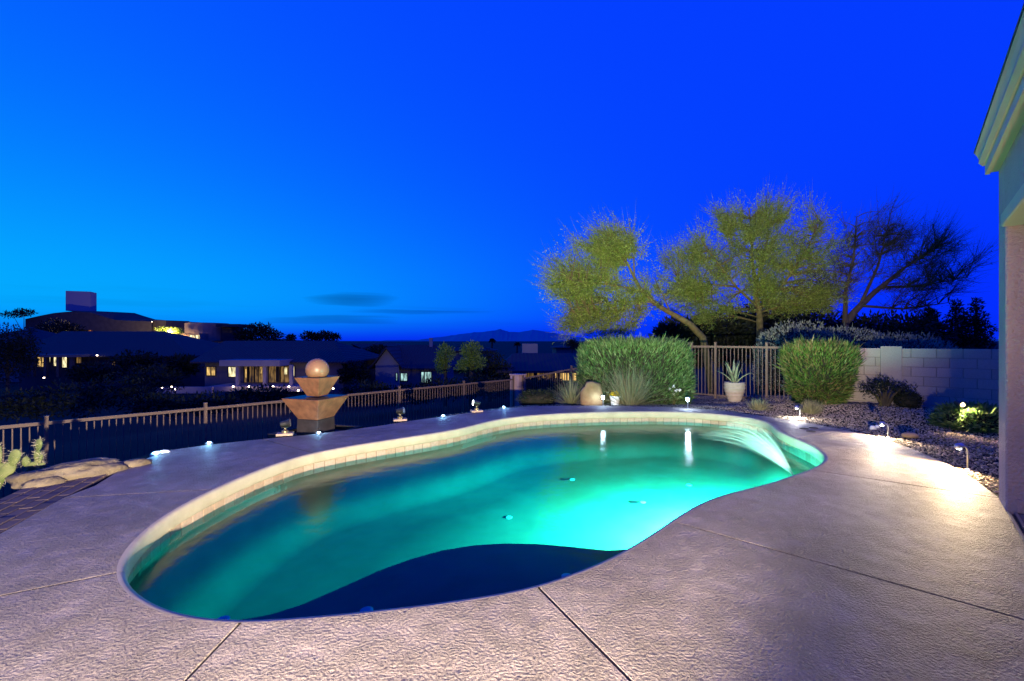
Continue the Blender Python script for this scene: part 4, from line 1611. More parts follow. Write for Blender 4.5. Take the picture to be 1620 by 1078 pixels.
# low dark ground plants left of the spiky clump and small blooms at the hedge foot
c = at(850, 632, 11.4); c.z = bed_z(c.x, c.y)
clipped_shrub('low_shrub', (c.x, c.y, c.z + 0.16), (0.5, 0.35, 0.2), 1800, M_DARKLEAF, 'low dark shrub between the corner pillar and the spiky clump', 'shrub', L=0.06, p=0.9, z0=c.z)
c = at(1066, 615, 10.9)
bl = thing('blooming_plant', (c.x, c.y, bed_z(c.x, c.y)), 'thin plant with a few pale blooms at the hedge foot', 'plant')
zb = bed_z(c.x, c.y)
for k in range(5):
    e = Vector((c.x + random.uniform(-0.14, 0.14), c.y + random.uniform(-0.1, 0.1), zb + random.uniform(0.25, 0.5)))
    MB().tube([(c.x, c.y, zb - 0.02), e], [0.006, 0.004], 5).build('stem', M_BARK, bl)
    QB().leaves(np.array([tuple(e)] * 14), rng.normal(size=(14, 3)), 0.05, 0.03).build('bloom', M_WHITE, bl)
cc = np.array([(c.x, c.y, zb + 0.2)]) + rng.normal(size=(160, 3)) * np.array([0.12, 0.1, 0.1])
QB().leaves(cc, rng.normal(size=(160, 3)), 0.06, 0.02).build('foliage', M_HEDGE, bl)

# white pot with yellow flowers
p = spot_on_bed(973, 642.5)
pot = thing('flower_pot', p, 'small white pot of yellow flowers beside the stake lamp', 'flower pot')
MB().lathe(p, [(0.085, 0.0), (0.115, 0.20), (0.128, 0.21), (0.128, 0.245), (0.11, 0.245), (0.10, 0.21)], 24).build('pot', M_WHITE, pot, smooth=False)
cc = np.array([(p[0], p[1], p[2] + 0.27)]) + rng.normal(size=(420, 3)) * np.array([0.045, 0.045, 0.035])
QB().leaves(cc, rng.normal(size=(420, 3)) + np.array([0, 0, 0.8]), 0.05, 0.03).build('flowers', M_YELLOW, pot)

# agave in a ribbed clay pot
p = spot_on_bed(1162, 637)
ag = thing('agave_pot', p, 'agave with pale upright leaves in a ribbed tan clay pot', 'potted plant')
ph = 0.52
prof = [(0.13, 0.0)]
for k in range(26):
    t = k / 25
    r_ = 0.13 + 0.12 * math.sin(min(1, t * 1.12) * PI / 2) - 0.02 * max(0, t - 0.75) * 4 * 0.5
    r_ += 0.007 * math.sin(t * 2 * PI * 6)
    prof.append((r_, t * ph))
prof += [(0.20, ph), (0.19, ph - 0.05)]
MB().lathe(p, prof, 28).build('pot', M_POT, ag, smooth=True)
MB().lathe((p[0], p[1], p[2] + ph - 0.05), [(0.19, 0), (0.10, 0.02)], 20).build('soil', M_SOIL, ag)
for k in range(13):
    a = k * 2.4 + 0.3
    tilt = (0.12 if k < 4 else 0.35 if k < 9 else 0.75) + random.uniform(-0.05, 0.08)
    Lg = (0.62 if k < 9 else 0.52) + random.uniform(-0.05, 0.05)
    lm_ = MB()
    dr_ = Vector((math.cos(a), math.sin(a), 0))
    sd = Vector((-math.sin(a), math.cos(a), 0))
    prev = None
    for i in range(8):
        t = i / 7
        ang = tilt * (0.6 + 0.55 * t)
        q = Vector(p) + Vector((0, 0, ph - 0.06)) + dr_ * (0.03 + Lg * t * math.sin(ang)) + Vector((0, 0, Lg * t * math.cos(ang)))
        w = 0.036 * (1 + 0.5 * math.sin(t * PI * 0.9)) * (1 - t ** 3) + 0.001
        nn_ = (dr_ * math.cos(ang) - Vector((0, 0, math.sin(ang))))
        row = [q - sd * w - nn_ * 0.008 * (1 - t), q - nn_ * (-0.004) + nn_ * 0.012 * (1 - t) * -1, q + sd * w - nn_ * 0.008 * (1 - t), q + nn_ * 0.020 * (1 - t) + nn_ * 0.001]
        base_ = len(lm_.v)
        lm_.v += [tuple(x) for x in row]
        if prev is not None:
            for e in range(4):
                lm_.f.append((prev + e, prev + (e + 1) % 4, base_ + (e + 1) % 4, base_ + e))
        prev = base_
    lm_.f.append((prev, prev + 1, prev + 2, prev + 3))
    lm_.build('leaf', M_AGAVE, ag, smooth=True, fix=True)

# prickly pear at the left edge
def cactus(c, pads, label):
    root = thing('prickly_pear', c, label, 'cactus', 'prickly pears at the left edge')
    for (dx, dz, w, h, rz, tl) in pads:
        mb = MB()
        bm = bmesh.new()
        bmesh.ops.create_icosphere(bm, subdivisions=3, radius=1.0)
        m = Matrix.Rotation(rz, 3, 'Z') @ Matrix.Rotation(tl, 3, 'Y')
        for v in bm.verts:
            k = 0.82 + 0.18 * v.co.z
            q = m @ Vector((v.co.x * w * k, v.co.y * 0.022, v.co.z * h))
            mb.v.append((c[0] + dx + q.x, c[1] + q.y + 0.03 * math.sin(dx * 40), c[2] + dz + q.z))
        mb.f = [tuple(v.index for v in f.verts) for f in bm.faces]
        vs = [bm_v.co.copy() for bm_v in bm.verts]
        bm.free()
        pad = mb.build('pad', M_PAD, root, smooth=True)
        idx = random.sample(range(len(vs)), 46)
        pc = np.array([mb.v[i] for i in idx])
        dd = unit(np.array([tuple(m @ Vector((vs[i].x, vs[i].y * 2.5, vs[i].z))) for i in idx]) + 0.3 * rng.normal(size=(46, 3)))
        QB().ribbons(pc, dd, 0.035, 0.0022, dd * 0, 1).build('spines', M_SPINE, pad)['kind'] = 'stuff'
    return root


c = at(52, 757, 5.15)
cactus((c.x, c.y, -0.05), [(0.0, 0.07, 0.085, 0.11, 0.3, 0.1), (0.03, 0.22, 0.05, 0.085, 0.1, -0.1), (0.035, 0.36, 0.055, 0.075, -0.2, 0.15), (-0.09, 0.17, 0.05, 0.08, 0.6, -0.35), (0.12, 0.12, 0.045, 0.06, 0.5, 0.5), (0.12, 0.23, 0.025, 0.045, 0.2, 0.1)],
       'prickly pear with stacked pads beside the long boulder')
c = at(10, 760, 4.85)
cactus((c.x, c.y, -0.08), [(-0.12, 0.12, 0.09, 0.15, 0.2, 0.25), (0.0, 0.18, 0.07, 0.12, 0.5, 0.45), (0.06, 0.32, 0.065, 0.10, 0.2, 0.3), (-0.12, 0.36, 0.06, 0.11, -0.2, -0.1), (-0.16, 0.02, 0.1, 0.12, 0.4, 0.1)],
       'prickly pear cut by the left edge of the picture')

# bright spotlight standing in the shrub near the house
c = at(1522, 641, 7.45)
zz = bed_z(c.x, c.y)
sl_ = thing('spot_lamp', (c.x, c.y, zz), 'bright warm spotlight on a stake above the leafy shrub', 'spotlight')
MB().tube([(c.x, c.y, zz - 0.03), (c.x, c.y, c.z - 0.04)], 0.012, 8).build('stake', M_BLACK, sl_)
MB().tube([c + Vector((0, 0.10, 0.03)), c + Vector((0, 0.02, 0.0)), c + Vector((0, -0.01, -0.006))], [0.03, 0.045, 0.05], 14).build('housing', M_BLACK, sl_)
MB().tube([c + Vector((0, -0.011, -0.006)), c + Vector((0, -0.03, -0.010))], [0.032, 0.018], 14).build('lens', M_LEDW, sl_)
spot_light('spot_beam', c + Vector((0, -0.05, -0.02)), (0.15, -0.6, -1.0), 110, WARMW, 150, 0.8, 0.03, sl_)

# ------------------------------------------------------------------ palo verde trees
def wispy_tree(name, base, limbs, blobs, label, leafmat, twigmat, barkmat, K, twigs, leaves, lean=(0, 0, 0.6), twigL=0.75, seedv=0, leafL=0.07, origin=None):
    """limbs: polylines of (point, radius); blobs: (centre, half sizes, weight); each twig point hangs on the nearest limb"""
    root = thing(name, base, label, 'tree', 'palo verde trees behind the gate')
    trunk = MB()
    nodes = []
    for pts in limbs:
        P_ = [Vector(p) for p, _ in pts]
        Rr = [r_ for _, r_ in pts]
        fine_p, fine_r = [], []
        for i in range(len(P_) - 1):
            for k in range(4):
                t = k / 4
                q = P_[i].lerp(P_[i + 1], t)
                q += Vector((mnoise.noise(q * 1.7 + Vector((seedv, 0, 0))), mnoise.noise(q * 1.7 + Vector((0, seedv, 5))), 0)) * 0.05 * (1 if i or k else 0)
                fine_p.append(q); fine_r.append(Rr[i] * (1 - t) + Rr[i + 1] * t)
        fine_p.append(P_[-1]); fine_r.append(Rr[-1])
        trunk.tube(fine_p, fine_r, 9)
        nodes += [(q, r_) for q, r_ in zip(fine_p, fine_r)][3:]
    trunk.build('trunk', barkmat, root, smooth=True)
    tot = sum(b_[2] for b_ in blobs)
    hub = Vector(origin) if origin else nodes[-1][0]
    pts, dirs = [], []
    br = MB()
    for c, s, w in blobs:
        clumps = [Vector(rng.normal(size=3)).normalized() * (random.random() ** 0.33) for _ in range(9)]
        for _ in range(int(K * w / tot)):
            if random.random() < 0.65:                     # most of the foliage sits in clumps
                d = random.choice(clumps) + Vector(rng.normal(size=3)) * 0.17
            else:
                d = Vector(rng.normal(size=3)).normalized() * (random.random() ** 0.45)
            p = Vector(c) + Vector((d.x * s[0], d.y * s[1], d.z * s[2]))
            q, r_ = min(nodes, key=lambda a: (a[0] - p).length + max(0, a[0].z - p.z) * 0.8)
            m_ = q.lerp(p, 0.5) + Vector((0, 0, 0.10 * (p - q).length))
            br.tube([q, q.lerp(m_, 0.5) + Vector((0, 0, 0.02)), m_, m_.lerp(p, 0.55) + Vector((0, 0, 0.01)), p], [min(r_, 0.022), 0.016, 0.011, 0.008, 0.004], 5, cap=False)
            pts.append(p)
            dirs.append(((p - q).normalized() * 0.8 + (p - hub).normalized() * 0.5 + Vector(lean)).normalized())
    br.build('branches_or_core', barkmat, root, smooth=True)['kind'] = 'stuff'
    pts = np.array([tuple(p) for p in pts]); dirs = np.array([tuple(d) for d in dirs])
    n = len(pts) * twigs
    idx = np.repeat(np.arange(len(pts)), twigs)
    d = unit(dirs[idx] + rng.normal(size=(n, 3)) * 0.55)
    Lt = twigL * (0.4 + 0.8 * rng.random(n))
    start = pts[idx] - dirs[idx] * (0.35 * rng.random((n, 1)) * twigL)
    bend = np.array([[0, 0, 1.0]]) * (0.05 + 0.25 * rng.random((n, 1))) + np.array(lean)[None] * 0.15
    tq = QB().ribbons(start, d, Lt, 0.008, bend, 3)
    tq.build('twigs', twigmat, root)
    if leaves:
        m = n * leaves
        ii = np.repeat(np.arange(n), leaves)
        t = 0.05 + 0.72 * rng.random((m, 1))
        c = start[ii] + d[ii] * Lt[ii][:, None] * t + bend[ii] * Lt[ii][:, None] * t * t
        c += rng.normal(size=(m, 3)) * 0.02
        QB().leaves(c, d[ii] * 0.7 + rng.normal(size=(m, 3)) * 0.6, leafL * (0.6 + 0.8 * rng.random(m)), 0.020).build('foliage', leafmat, root)
    return root


TY = 15.2
T = lambda px, py, y=TY: at(px, py, y)
bz = gz(T(1128, 560).x, TY)
b0 = Vector((T(1132, 560).x, TY, bz - 0.1))
wispy_tree('palo_verde', (b0.x, b0.y, bz),
           [[(b0, 0.13), (T(1112, 535), 0.115), (T(1092, 515), 0.10), (T(1062, 497), 0.085), (T(1035, 480, 15.0), 0.07), (T(1014, 462, 14.9), 0.055), (T(1003, 440, 14.9), 0.045), (T(990, 415, 14.9), 0.03), (T(975, 375, 14.9), 0.015)],
            [(T(1014, 462, 14.9), 0.03), (T(985, 455, 14.7), 0.026), (T(950, 450, 14.6), 0.018), (T(905, 445, 14.6), 0.009)],
            [(T(1035, 480, 15.0), 0.03), (T(1000, 478, 14.9), 0.024), (T(950, 480, 14.8), 0.016), (T(905, 490, 14.8), 0.008)],
            [(T(1003, 440, 14.9), 0.03), (T(1003, 400, 15.1), 0.02), (T(995, 350, 15.2), 0.008)],
            [(T(1062, 497), 0.03), (T(1048, 470, 15.5), 0.02), (T(1035, 440, 15.6), 0.009)]],
           [(T(955, 420), (1.25, 1.0, 1.1), 5), (T(930, 475), (1.15, 0.9, 0.8), 4.4), (T(985, 388), (0.75, 0.8, 0.65), 3), (T(1000, 480), (0.9, 0.8, 0.5), 1.6), (T(955, 510), (1.3, 0.8, 0.45), 3.2), (T(890, 440), (0.5, 0.6, 0.9), 1.5), (T(1055, 465, 15.6), (0.5, 0.5, 0.5), 0.5)],
           'palo verde with a leaning yellow green trunk and fan crown above the hedge', M_PALO, M_TWIG, M_BARK, 420, 15, 11, lean=(-0.4, 0, 0.18), twigL=0.92, seedv=1, origin=T(1040, 490))
TY2 = 17.0
T2 = lambda px, py, y=TY2: at(px, py, y)
b0 = Vector((T2(1202, 560).x, TY2, gz(T2(1202, 560).x, TY2) - 0.1))
wispy_tree('palo_verde', (b0.x, b0.y, b0.z + 0.1),
           [[(b0, 0.14), (T2(1203, 520), 0.12), (T2(1200, 488), 0.10), (T2(1196, 455), 0.07), (T2(1190, 400), 0.04), (T2(1185, 330), 0.02)],
            [(T2(1200, 488), 0.055), (T2(1165, 455, 16.8), 0.04), (T2(1130, 410, 16.6), 0.035), (T2(1100, 370, 16.5), 0.012)],
            [(T2(1200, 488), 0.055), (T2(1240, 450, 16.8), 0.04), (T2(1275, 400, 16.7), 0.035), (T2(1295, 350, 16.7), 0.012)],
            [(T2(1196, 455), 0.06), (T2(1215, 380, 17.3), 0.035), (T2(1212, 310, 17.4), 0.012)],
            [(T2(1165, 455, 16.8), 0.04), (T2(1110, 450, 16.6), 0.022), (T2(1075, 445, 16.6), 0.01)]],
           [(T2(1100, 425), (1.35, 1.2, 1.25), 4.8), (T2(1190, 405), (1.3, 1.2, 1.5), 5), (T2(1285, 420), (1.35, 1.2, 1.5), 5), (T2(1115, 478), (1.4, 1.0, 0.65), 3), (T2(1240, 470), (1.6, 1.1, 0.7), 3.4), (T2(1160, 352), (0.7, 0.8, 0.5), 1.2), (T2(1212, 345), (0.6, 0.7, 0.6), 1.3), (T2(1290, 350), (0.35, 0.5, 0.5), 0.6)],
           'large palo verde with a broad feathery crown in the middle of the three trees', M_PALO, M_TWIG, M_BARK, 640, 15, 11, lean=(0, 0, 0.4), twigL=0.95, seedv=4, origin=T2(1200, 500))
TY3 = 16.2
T3 = lambda px, py, y=TY3: at(px, py, y)
b0 = Vector((T3(1335, 560).x, TY3, gz(T3(1335, 560).x, TY3) - 0.1))
wispy_tree('palo_verde', (b0.x, b0.y, b0.z + 0.1),
           [[(b0, 0.16), (T3(1336, 515), 0.13), (T3(1360, 485), 0.10), (T3(1395, 455), 0.08), (T3(1430, 425), 0.05), (T3(1480, 395), 0.015)],
            [(T3(1336, 515), 0.09), (T3(1338, 465), 0.06), (T3(1350, 410), 0.035), (T3(1355, 345), 0.012)],
            [(T3(1360, 485), 0.06), (T3(1390, 420), 0.04), (T3(1405, 360), 0.012)],
            [(T3(1395, 455), 0.05), (T3(1450, 455), 0.03), (T3(1530, 440), 0.01)],
            [(T3(1360, 485), 0.05), (T3(1430, 490), 0.03), (T3(1500, 480), 0.01)]],
           [(T3(1370, 390), (1.2, 1.1, 1.1), 3), (T3(1430, 400), (1.3, 1.1, 1.1), 4), (T3(1490, 420), (1.0, 1.0, 0.9), 3), (T3(1450, 465), (1.6, 1.0, 0.7), 3), (T3(1330, 440), (0.9, 1.0, 0.8), 1.5)],
           'dark twiggy leafless looking tree between the middle palo verde and the house', M_DARKLEAF, leaf('dark_twigs', [(0.03, 0.03, 0.02), (0.05, 0.045, 0.03)], 0.0), M_BARKD, 300, 17, 1, lean=(0.35, 0, 0.35), twigL=0.85, seedv=8, origin=T3(1340, 500))


def leafy_mass(name, c, lobes, n, L, mat, label, cat='tree', group=None, trunk=True, base=None):
    """distant tree: leaf clumps through several lobes, trunk below"""
    z0 = gz(c[0], c[1]) if base is None else base
    root = thing(name, (c[0], c[1], z0), label, cat, group)
    tot = sum(s[0] * s[2] for _, s in lobes)
    qb = QB()
    for lc, s in lobes:
        k = max(20, int(n * s[0] * s[2] / tot))
        d = unit(rng.normal(size=(k, 3))) * (rng.random((k, 1)) ** 0.4)
        lum = np.array([1 + 0.35 * mnoise.noise(Vector(v) * 2.4 + Vector((lc[0], lc[2], 0))) for v in d])[:, None]
        pos = np.array(lc)[None] + d * np.array(s)[None] * lum
        qb.leaves(pos, d * 0.8 + rng.normal(size=(k, 3)) * 0.7 + np.array([0, 0, 0.3]), L * (0.5 + rng.random(k)), L * 0.4)
    qb.build('crown', mat, root)
    if trunk:
        mb = MB()
        mid = Vector(lobes[0][0])
        mb.tube([(c[0], c[1], z0 - 0.2), ((c[0] + mid.x) / 2, (c[1] + mid.y) / 2, (z0 + mid.z) / 2), tuple(mid)], [0.16, 0.11, 0.05], 7)
        for lc, s in lobes[1:]:
            mb.tube([((c[0] + mid.x) / 2, (c[1] + mid.y) / 2, (z0 + mid.z) / 2), tuple(lc)], [0.09, 0.03], 6)
        mb.build('trunk', M_BARKD, root)
    return root


def lobe(px, py, y, wpx, hpx):
    return (tuple(at(px, py, y)), (wpx / F * y, wpx / F * y * 0.8, hpx / F * y))


# conifers right, dark bushes under the trees
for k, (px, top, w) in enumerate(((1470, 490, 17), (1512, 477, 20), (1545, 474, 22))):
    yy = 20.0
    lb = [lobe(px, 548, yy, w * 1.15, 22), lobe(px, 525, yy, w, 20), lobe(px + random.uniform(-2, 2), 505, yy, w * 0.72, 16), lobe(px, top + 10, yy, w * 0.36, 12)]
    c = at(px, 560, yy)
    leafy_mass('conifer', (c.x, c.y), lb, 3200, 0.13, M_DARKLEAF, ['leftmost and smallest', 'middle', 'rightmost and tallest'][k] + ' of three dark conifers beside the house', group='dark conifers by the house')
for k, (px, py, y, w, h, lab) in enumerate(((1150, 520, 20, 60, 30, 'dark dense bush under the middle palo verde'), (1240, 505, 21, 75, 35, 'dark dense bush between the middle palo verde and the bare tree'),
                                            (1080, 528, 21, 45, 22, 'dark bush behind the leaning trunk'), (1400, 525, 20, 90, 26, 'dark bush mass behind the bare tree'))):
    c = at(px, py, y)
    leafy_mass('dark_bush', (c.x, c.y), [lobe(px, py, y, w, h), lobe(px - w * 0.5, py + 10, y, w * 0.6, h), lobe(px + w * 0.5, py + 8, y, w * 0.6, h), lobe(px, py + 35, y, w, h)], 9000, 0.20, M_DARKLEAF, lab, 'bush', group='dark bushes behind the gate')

# ------------------------------------------------------------------ neighbourhood below the fence
def house_walls(root, x0, x1, y0, y1, z0, z1, mat, name='wall'):
    return MB().box(((x0 + x1) / 2, (y0 + y1) / 2, (z0 + z1) / 2), (x1 - x0, y1 - y0, z1 - z0)).build(name, mat, root)


def hip_roof(root, x0, x1, y0, y1, z0, zr, over=0.6, inset=None, name='roof', rx=None):
    ax0, ax1, ay0, ay1 = x0 - over, x1 + over, y0 - over, y1 + over
    ins = (ay1 - ay0) / 2 if inset is None else inset
    r0, r1 = (ax0 + ins, ax1 - ins) if rx is None else rx
    ym = (ay0 + ay1) / 2
    mb = MB()
    t = 0.14
    mb.v = [(ax0, ay0, z0), (ax1, ay0, z0), (ax1, ay1, z0), (ax0, ay1, z0), (r0, ym, zr), (r1, ym, zr),
            (ax0, ay0, z0 - t), (ax1, ay0, z0 - t), (ax1, ay1, z0 - t), (ax0, ay1, z0 - t)]
    mb.f = [(0, 1, 5, 4), (1, 2, 5), (2, 3, 4, 5), (3, 0, 4), (0, 6, 7, 1), (1, 7, 8, 2), (2, 8, 9, 3), (3, 9, 6, 0), (6, 9, 8, 7)]
    return mb.build(name, M_ROOF, root, fix=True)


def window(root, px0, px1, py0, py1, y, pane, mull=1, curtain=0):
    """framed window set on a wall face at depth y"""
    a, b_ = at(px0, py1, y), at(px1, py0, y)
    w, h = b_.x - a.x, b_.z - a.z
    cx, cz = (a.x + b_.x) / 2, (a.z + b_.z) / 2
    fr = MB()
    t = 0.07
    fr.box((cx, y - 0.03, b_.z + t / 2), (w + 2 * t, 0.10, t)).box((cx, y - 0.03, a.z - t / 2), (w + 2 * t, 0.10, t))
    fr.box((a.x - t / 2, y - 0.031, cz), (t, 0.10, h)).box((b_.x + t / 2, y - 0.031, cz), (t, 0.10, h))
    for k in range(1, mull + 1):
        fr.box((a.x + w * k / (mull + 1), y - 0.033, cz), (0.05, 0.08, h))
    wo = fr.build('window', M_FRAME, root)
    MB().box((cx, y - 0.012, cz), (w, 0.016, h)).build('pane', pane, wo)
    for k in range(curtain):
        u_ = random.uniform(0.08, 0.92)
        MB().box((a.x + w * u_, y - 0.024, cz), (w * random.uniform(0.04, 0.10), 0.006, h * 0.98)).build('curtain', M_FRAME, wo)
    return wo


def X(px, y): return (px - 810) / F * y
def Zp(py, y): return CAMH - (py - HZ) / F * y


def garden_bulb(px, py, y, label, power=8, col=(1.0, 0.75, 0.55), grp='far garden lights'):
    p = at(px, py, y)
    root = thing('garden_bulb', (p.x, p.y, p.z - 0.3), label, 'garden light', grp)
    MB().tube([(p.x, p.y, gz(p.x, p.y) - 0.1), (p.x, p.y, p.z - 0.05)], 0.03, 6).build('stake', M_BLACK, root)
    MB().lathe((p.x, p.y, p.z), [(0.02, -0.06), (0.07, -0.03), (0.07, 0.03), (0.02, 0.06)], 10).build('bulb', M_FAR_LED, root)
    if power:
        point_light('bulb_glow', (p.x, p.y - 0.15, p.z + 0.12), power, col, 0.08, root)


# house with a covered porch straight behind the fountain
D = 40
hb = thing('porch_house', (X(430, D), D + 5, -4.2), 'low house with a lit porch on square posts behind the fountain', 'house')
house_walls(hb, X(324, D), X(543, D), D, D + 11, -4.6, Zp(573, D), M_FWALL)
hip_roof(hb, X(318, D), X(545, D), D - 0.2, D + 11, Zp(573, D), Zp(540.5, D + 5.5), 0.5, rx=(X(356, D + 5.5), X(530, D + 5.5)))
window(hb, 327.5, 341, 582, 595, D, M_WIN[0], 1, 2)
window(hb, 362, 374, 582, 597, D, M_WIN[1], 0, 0)
wz = window(hb, 387, 417, 581, 606, D, M_WIN[3], 3, 4)
window(hb, 426, 458, 581, 606, D, M_WIN[3], 3, 5)
MB().box((X(389.5, D), D - 0.05, Zp(592, D)), (0.10, 0.02, 0.75)).build('curtain', M_WIN[0], wz)
MB().box((X(413, D), D - 0.05, Zp(587, D)), (0.16, 0.02, 0.55)).build('curtain', M_WIN[0], wz)
MB().box((X(453, D), D - 0.09, Zp(588, D)), (0.22, 0.02, 0.6)).build('curtain', M_WIN[1], hb)
window(hb, 464, 466, 581, 596, D, M_WIN[1], 0, 0)
MB().box((X(419.5, D), D - 1.2, Zp(575.5, D - 2)), (X(464, D) - X(374, D), 2.4, 0.5)).build('porch_roof', M_FWALLB, hb)
for px in (377.5, 420.5, 462):
    zt, zb = Zp(580, D - 2), Zp(609, D - 2)
    MB().box((X(px, D - 2), D - 2.1, (zt + zb) / 2 - 0.1), (0.26, 0.26, zt - zb + 0.35)).build('porch_post', M_FWALLB, hb)
MB().box((X(420, D - 2), D - 1.6, Zp(612, D - 2) - 0.12), (X(470, D) - X(325, D), 3.2, 0.4)).build('porch_floor', M_FWALLB, hb)
for k, px in enumerate((369, 394, 432, 457)):
    garden_bulb(px, 613, D - 3.6, ['leftmost', 'second', 'third', 'rightmost'][k] + ' of four lights along the porch floor behind the fountain', 14, (1.0, 0.62, 0.5))
garden_bulb(472, 619, 36, 'white light in the dark shrubs just left of the fountain bowls', 2, (0.9, 0.9, 1))
garden_bulb(527, 616, 36, 'white light in the dark shrubs just right of the fountain bowls', 4, (1.0, 0.7, 0.5))

# long house at the left
D = 50
ha = thing('long_house', (X(160, D), D + 6, -3.8), 'long low house with a row of lit windows at the far left', 'house')
house_walls(ha, X(30, D), X(302, D), D, D + 13, -4.6, Zp(565, D), M_FWALLD)
hip_roof(ha, X(28, D), X(300, D), D - 0.2, D + 13, Zp(564, D), Zp(525.5, D + 6.5), 0.5, rx=(X(100, D + 6.5), X(262, D + 6.5)))
for (a_, b_, c_, d_, w_, mu) in ((60, 72, 563.5, 581.5, 0, 1), (79, 80.5, 564, 574, 1, 0), (85.5, 92, 563.5, 580, 1, 0), (99, 106.5, 563.5, 582.5, 1, 0), (113, 115, 562, 575, 2, 0), (121.5, 129.5, 562, 575.5, 3, 0), (178, 183, 571.5, 582, 3, 0)):
    window(ha, a_, b_, c_, d_, D, M_WIN[w_], mu, 0)
MB().box((X(95, D), D - 1.3, Zp(561, D) - 0.15), (X(146, D) - X(35, D), 2.4, 0.28)).build('porch_roof', M_FWALL, ha)
for px in (56, 76, 96, 117):
    MB().box((X(px, D - 2), D - 2.2, Zp(575, D) - 0.3), (0.28, 0.28, 2.2)).build('porch_post', M_FWALLD, ha)
garden_bulb(69.5, 599, 46, 'single white garden light below the long house at far left', 2.5, (0.8, 0.85, 1))
garden_bulb(153.5, 563.5, D - 1, 'small wall light on the long house at far left', 1, (0.9, 0.9, 1))
for k, (px, py) in enumerate(((256, 614.5), (271, 613), (278, 617))):
    garden_bulb(px, py, 34, ['leftmost', 'middle', 'rightmost'][k] + ' of three lights on the terrace between the two near houses', 3, (1.0, 0.7, 0.6))
gw = thing('garden_wall', (X(290, 35), 35, -4.2), 'low pale garden wall between the two near houses', 'wall')
MB().box((X(285, 35), 35.3, Zp(619, 35)), (4.6, 0.25, 0.5)).build('course', M_FWALLB, gw)

# gabled house in the middle
D = 45
hc = thing('gable_house', (X(660, D), D + 4, -4.4), 'blue grey gabled house right of the fountain', 'house')
z_e, z_p = Zp(578, D), Zp(552, D)
gx0, gx1 = X(594, D), X(631, D)
mb = MB()
ym = D
mb.v = [(gx0, D, -5), (gx1, D, -5), (gx1, D, z_e), ((gx0 + gx1) / 2, D, z_p), (gx0, D, z_e),
        (gx0, D + 9, -5), (gx1, D + 9, -5), (gx1, D + 9, z_e), ((gx0 + gx1) / 2, D + 9, z_p), (gx0, D + 9, z_e)]
mb.f = [(0, 1, 2, 3, 4), (9, 8, 7, 6, 5), (0, 5, 6, 1), (1, 6, 7, 2), (2, 7, 8, 3), (3, 8, 9, 4), (4, 9, 5, 0)]
mb.build('gable_wall', M_FWALLB, hc, fix=True)
for s_, nm in ((0, 'roof'), (1, 'roof')):
    a_ = Vector(((gx0 + gx1) / 2, D - 0.5, z_p + 0.12))
    e_ = Vector(((gx0 - 0.45) if s_ == 0 else (gx1 + 0.45), D - 0.5, z_e - 0.25))
    r1 = MB()
    back = Vector((0, 9.4, 0)); th = Vector((0, 0, -0.18))
    r1.add([a_, e_, e_ + back, a_ + back, a_ + th, e_ + th, e_ + back + th, a_ + back + th], [(0, 1, 2, 3), (7, 6, 5, 4), (0, 4, 5, 1), (1, 5, 6, 2), (2, 6, 7, 3), (3, 7, 4, 0)])
    r1.build(nm, M_ROOF, hc, fix=True)
house_walls(hc, gx1 + 0.01, X(697, D), D + 0.6, D + 10, -5, Zp(584, D), M_FWALL, 'wing_wall')
hip_roof(hc, gx1 - 1.4, X(697, D), D + 0.6, D + 10, Zp(584, D), Zp(547, D + 5), 0.45, rx=(X(628, D + 5), X(688, D + 5)))
window(hc, 627, 628.4, 592, 603, D, M_WIN[2], 0, 0)
window(hc, 634.5, 644, 592, 603.5, D + 0.6, M_WIN[2], 1, 0)
window(hc, 667, 682, 590, 606, D + 0.6, M_WIN[2], 2, 5)
MB().box((X(682, D + 5), D + 5, Zp(543, D + 5)), (0.35, 0.35, 1.0)).build('chimney', M_FWALLB, hc)

# house roofs at centre right, just past the back fence
D = 30
hd = thing('low_house', (X(860, D), D + 4, -4), 'low house with warm lit windows beyond the climbing fence', 'house')
house_walls(hd, X(797, D), X(925, D), D, D + 9, -4.5, Zp(588, D), M_FWALL)
hip_roof(hd, X(797, D), X(925, D), D - 0.2, D + 9, Zp(587, D), Zp(560, D + 4.5), 0.5, rx=(X(812, D + 4.5), X(915, D + 4.5)))
window(hd, 832, 844, 589.5, 601, D, M_WIN[3], 1, 2)
window(hd, 850, 872, 591, 604, D, M_WIN[3], 1, 4)
window(hd, 878, 912, 590, 603, D, M_WIN[0], 2, 6)
MB().box((X(838, D + 6), D + 6, Zp(556, D + 6)), (1.2, 1.2, 1.1)).build('roof_vent', M_FWALLB, hd)

# dim houses between
for k, (px0, px1, eave, ridge, base, D, lab) in enumerate(((538, 590, 561, 545, 600, 62, 'dim blue house half hidden between the porch house and the gabled house'),
                                                          (700, 780, 556, 545, 575, 75, 'dim roof behind the pale green tree'),
                                                          (560, 640, 549, 543, 560, 110, 'far roof line above the gabled house'),
                                                          (880, 960, 551, 544, 560, 90, 'far roof behind the left end of the big hedge'),
                                                          (-60, 45, 545, 519, 600, 58, 'dim hipped roof at the far left edge under the hill'))):
    h_ = thing('dim_house', (X((px0 + px1) / 2, D), D + 4, Zp(base, D)), lab, 'house', 'dim houses in the valley')
    house_walls(h_, X(px0, D), X(px1, D), D, D + 9, Zp(base, D) - 1, Zp(eave, D), M_FWALLB if k == 0 else M_FWALL)
    hip_roof(h_, X(px0, D), X(px1, D), D - 0.2, D + 9, Zp(eave, D), Zp(ridge, D + 4.5), 0.5)
    if k == 0:
        window(h_, 543, 556, 577, 581, D, M_WIN[2], 1, 3)

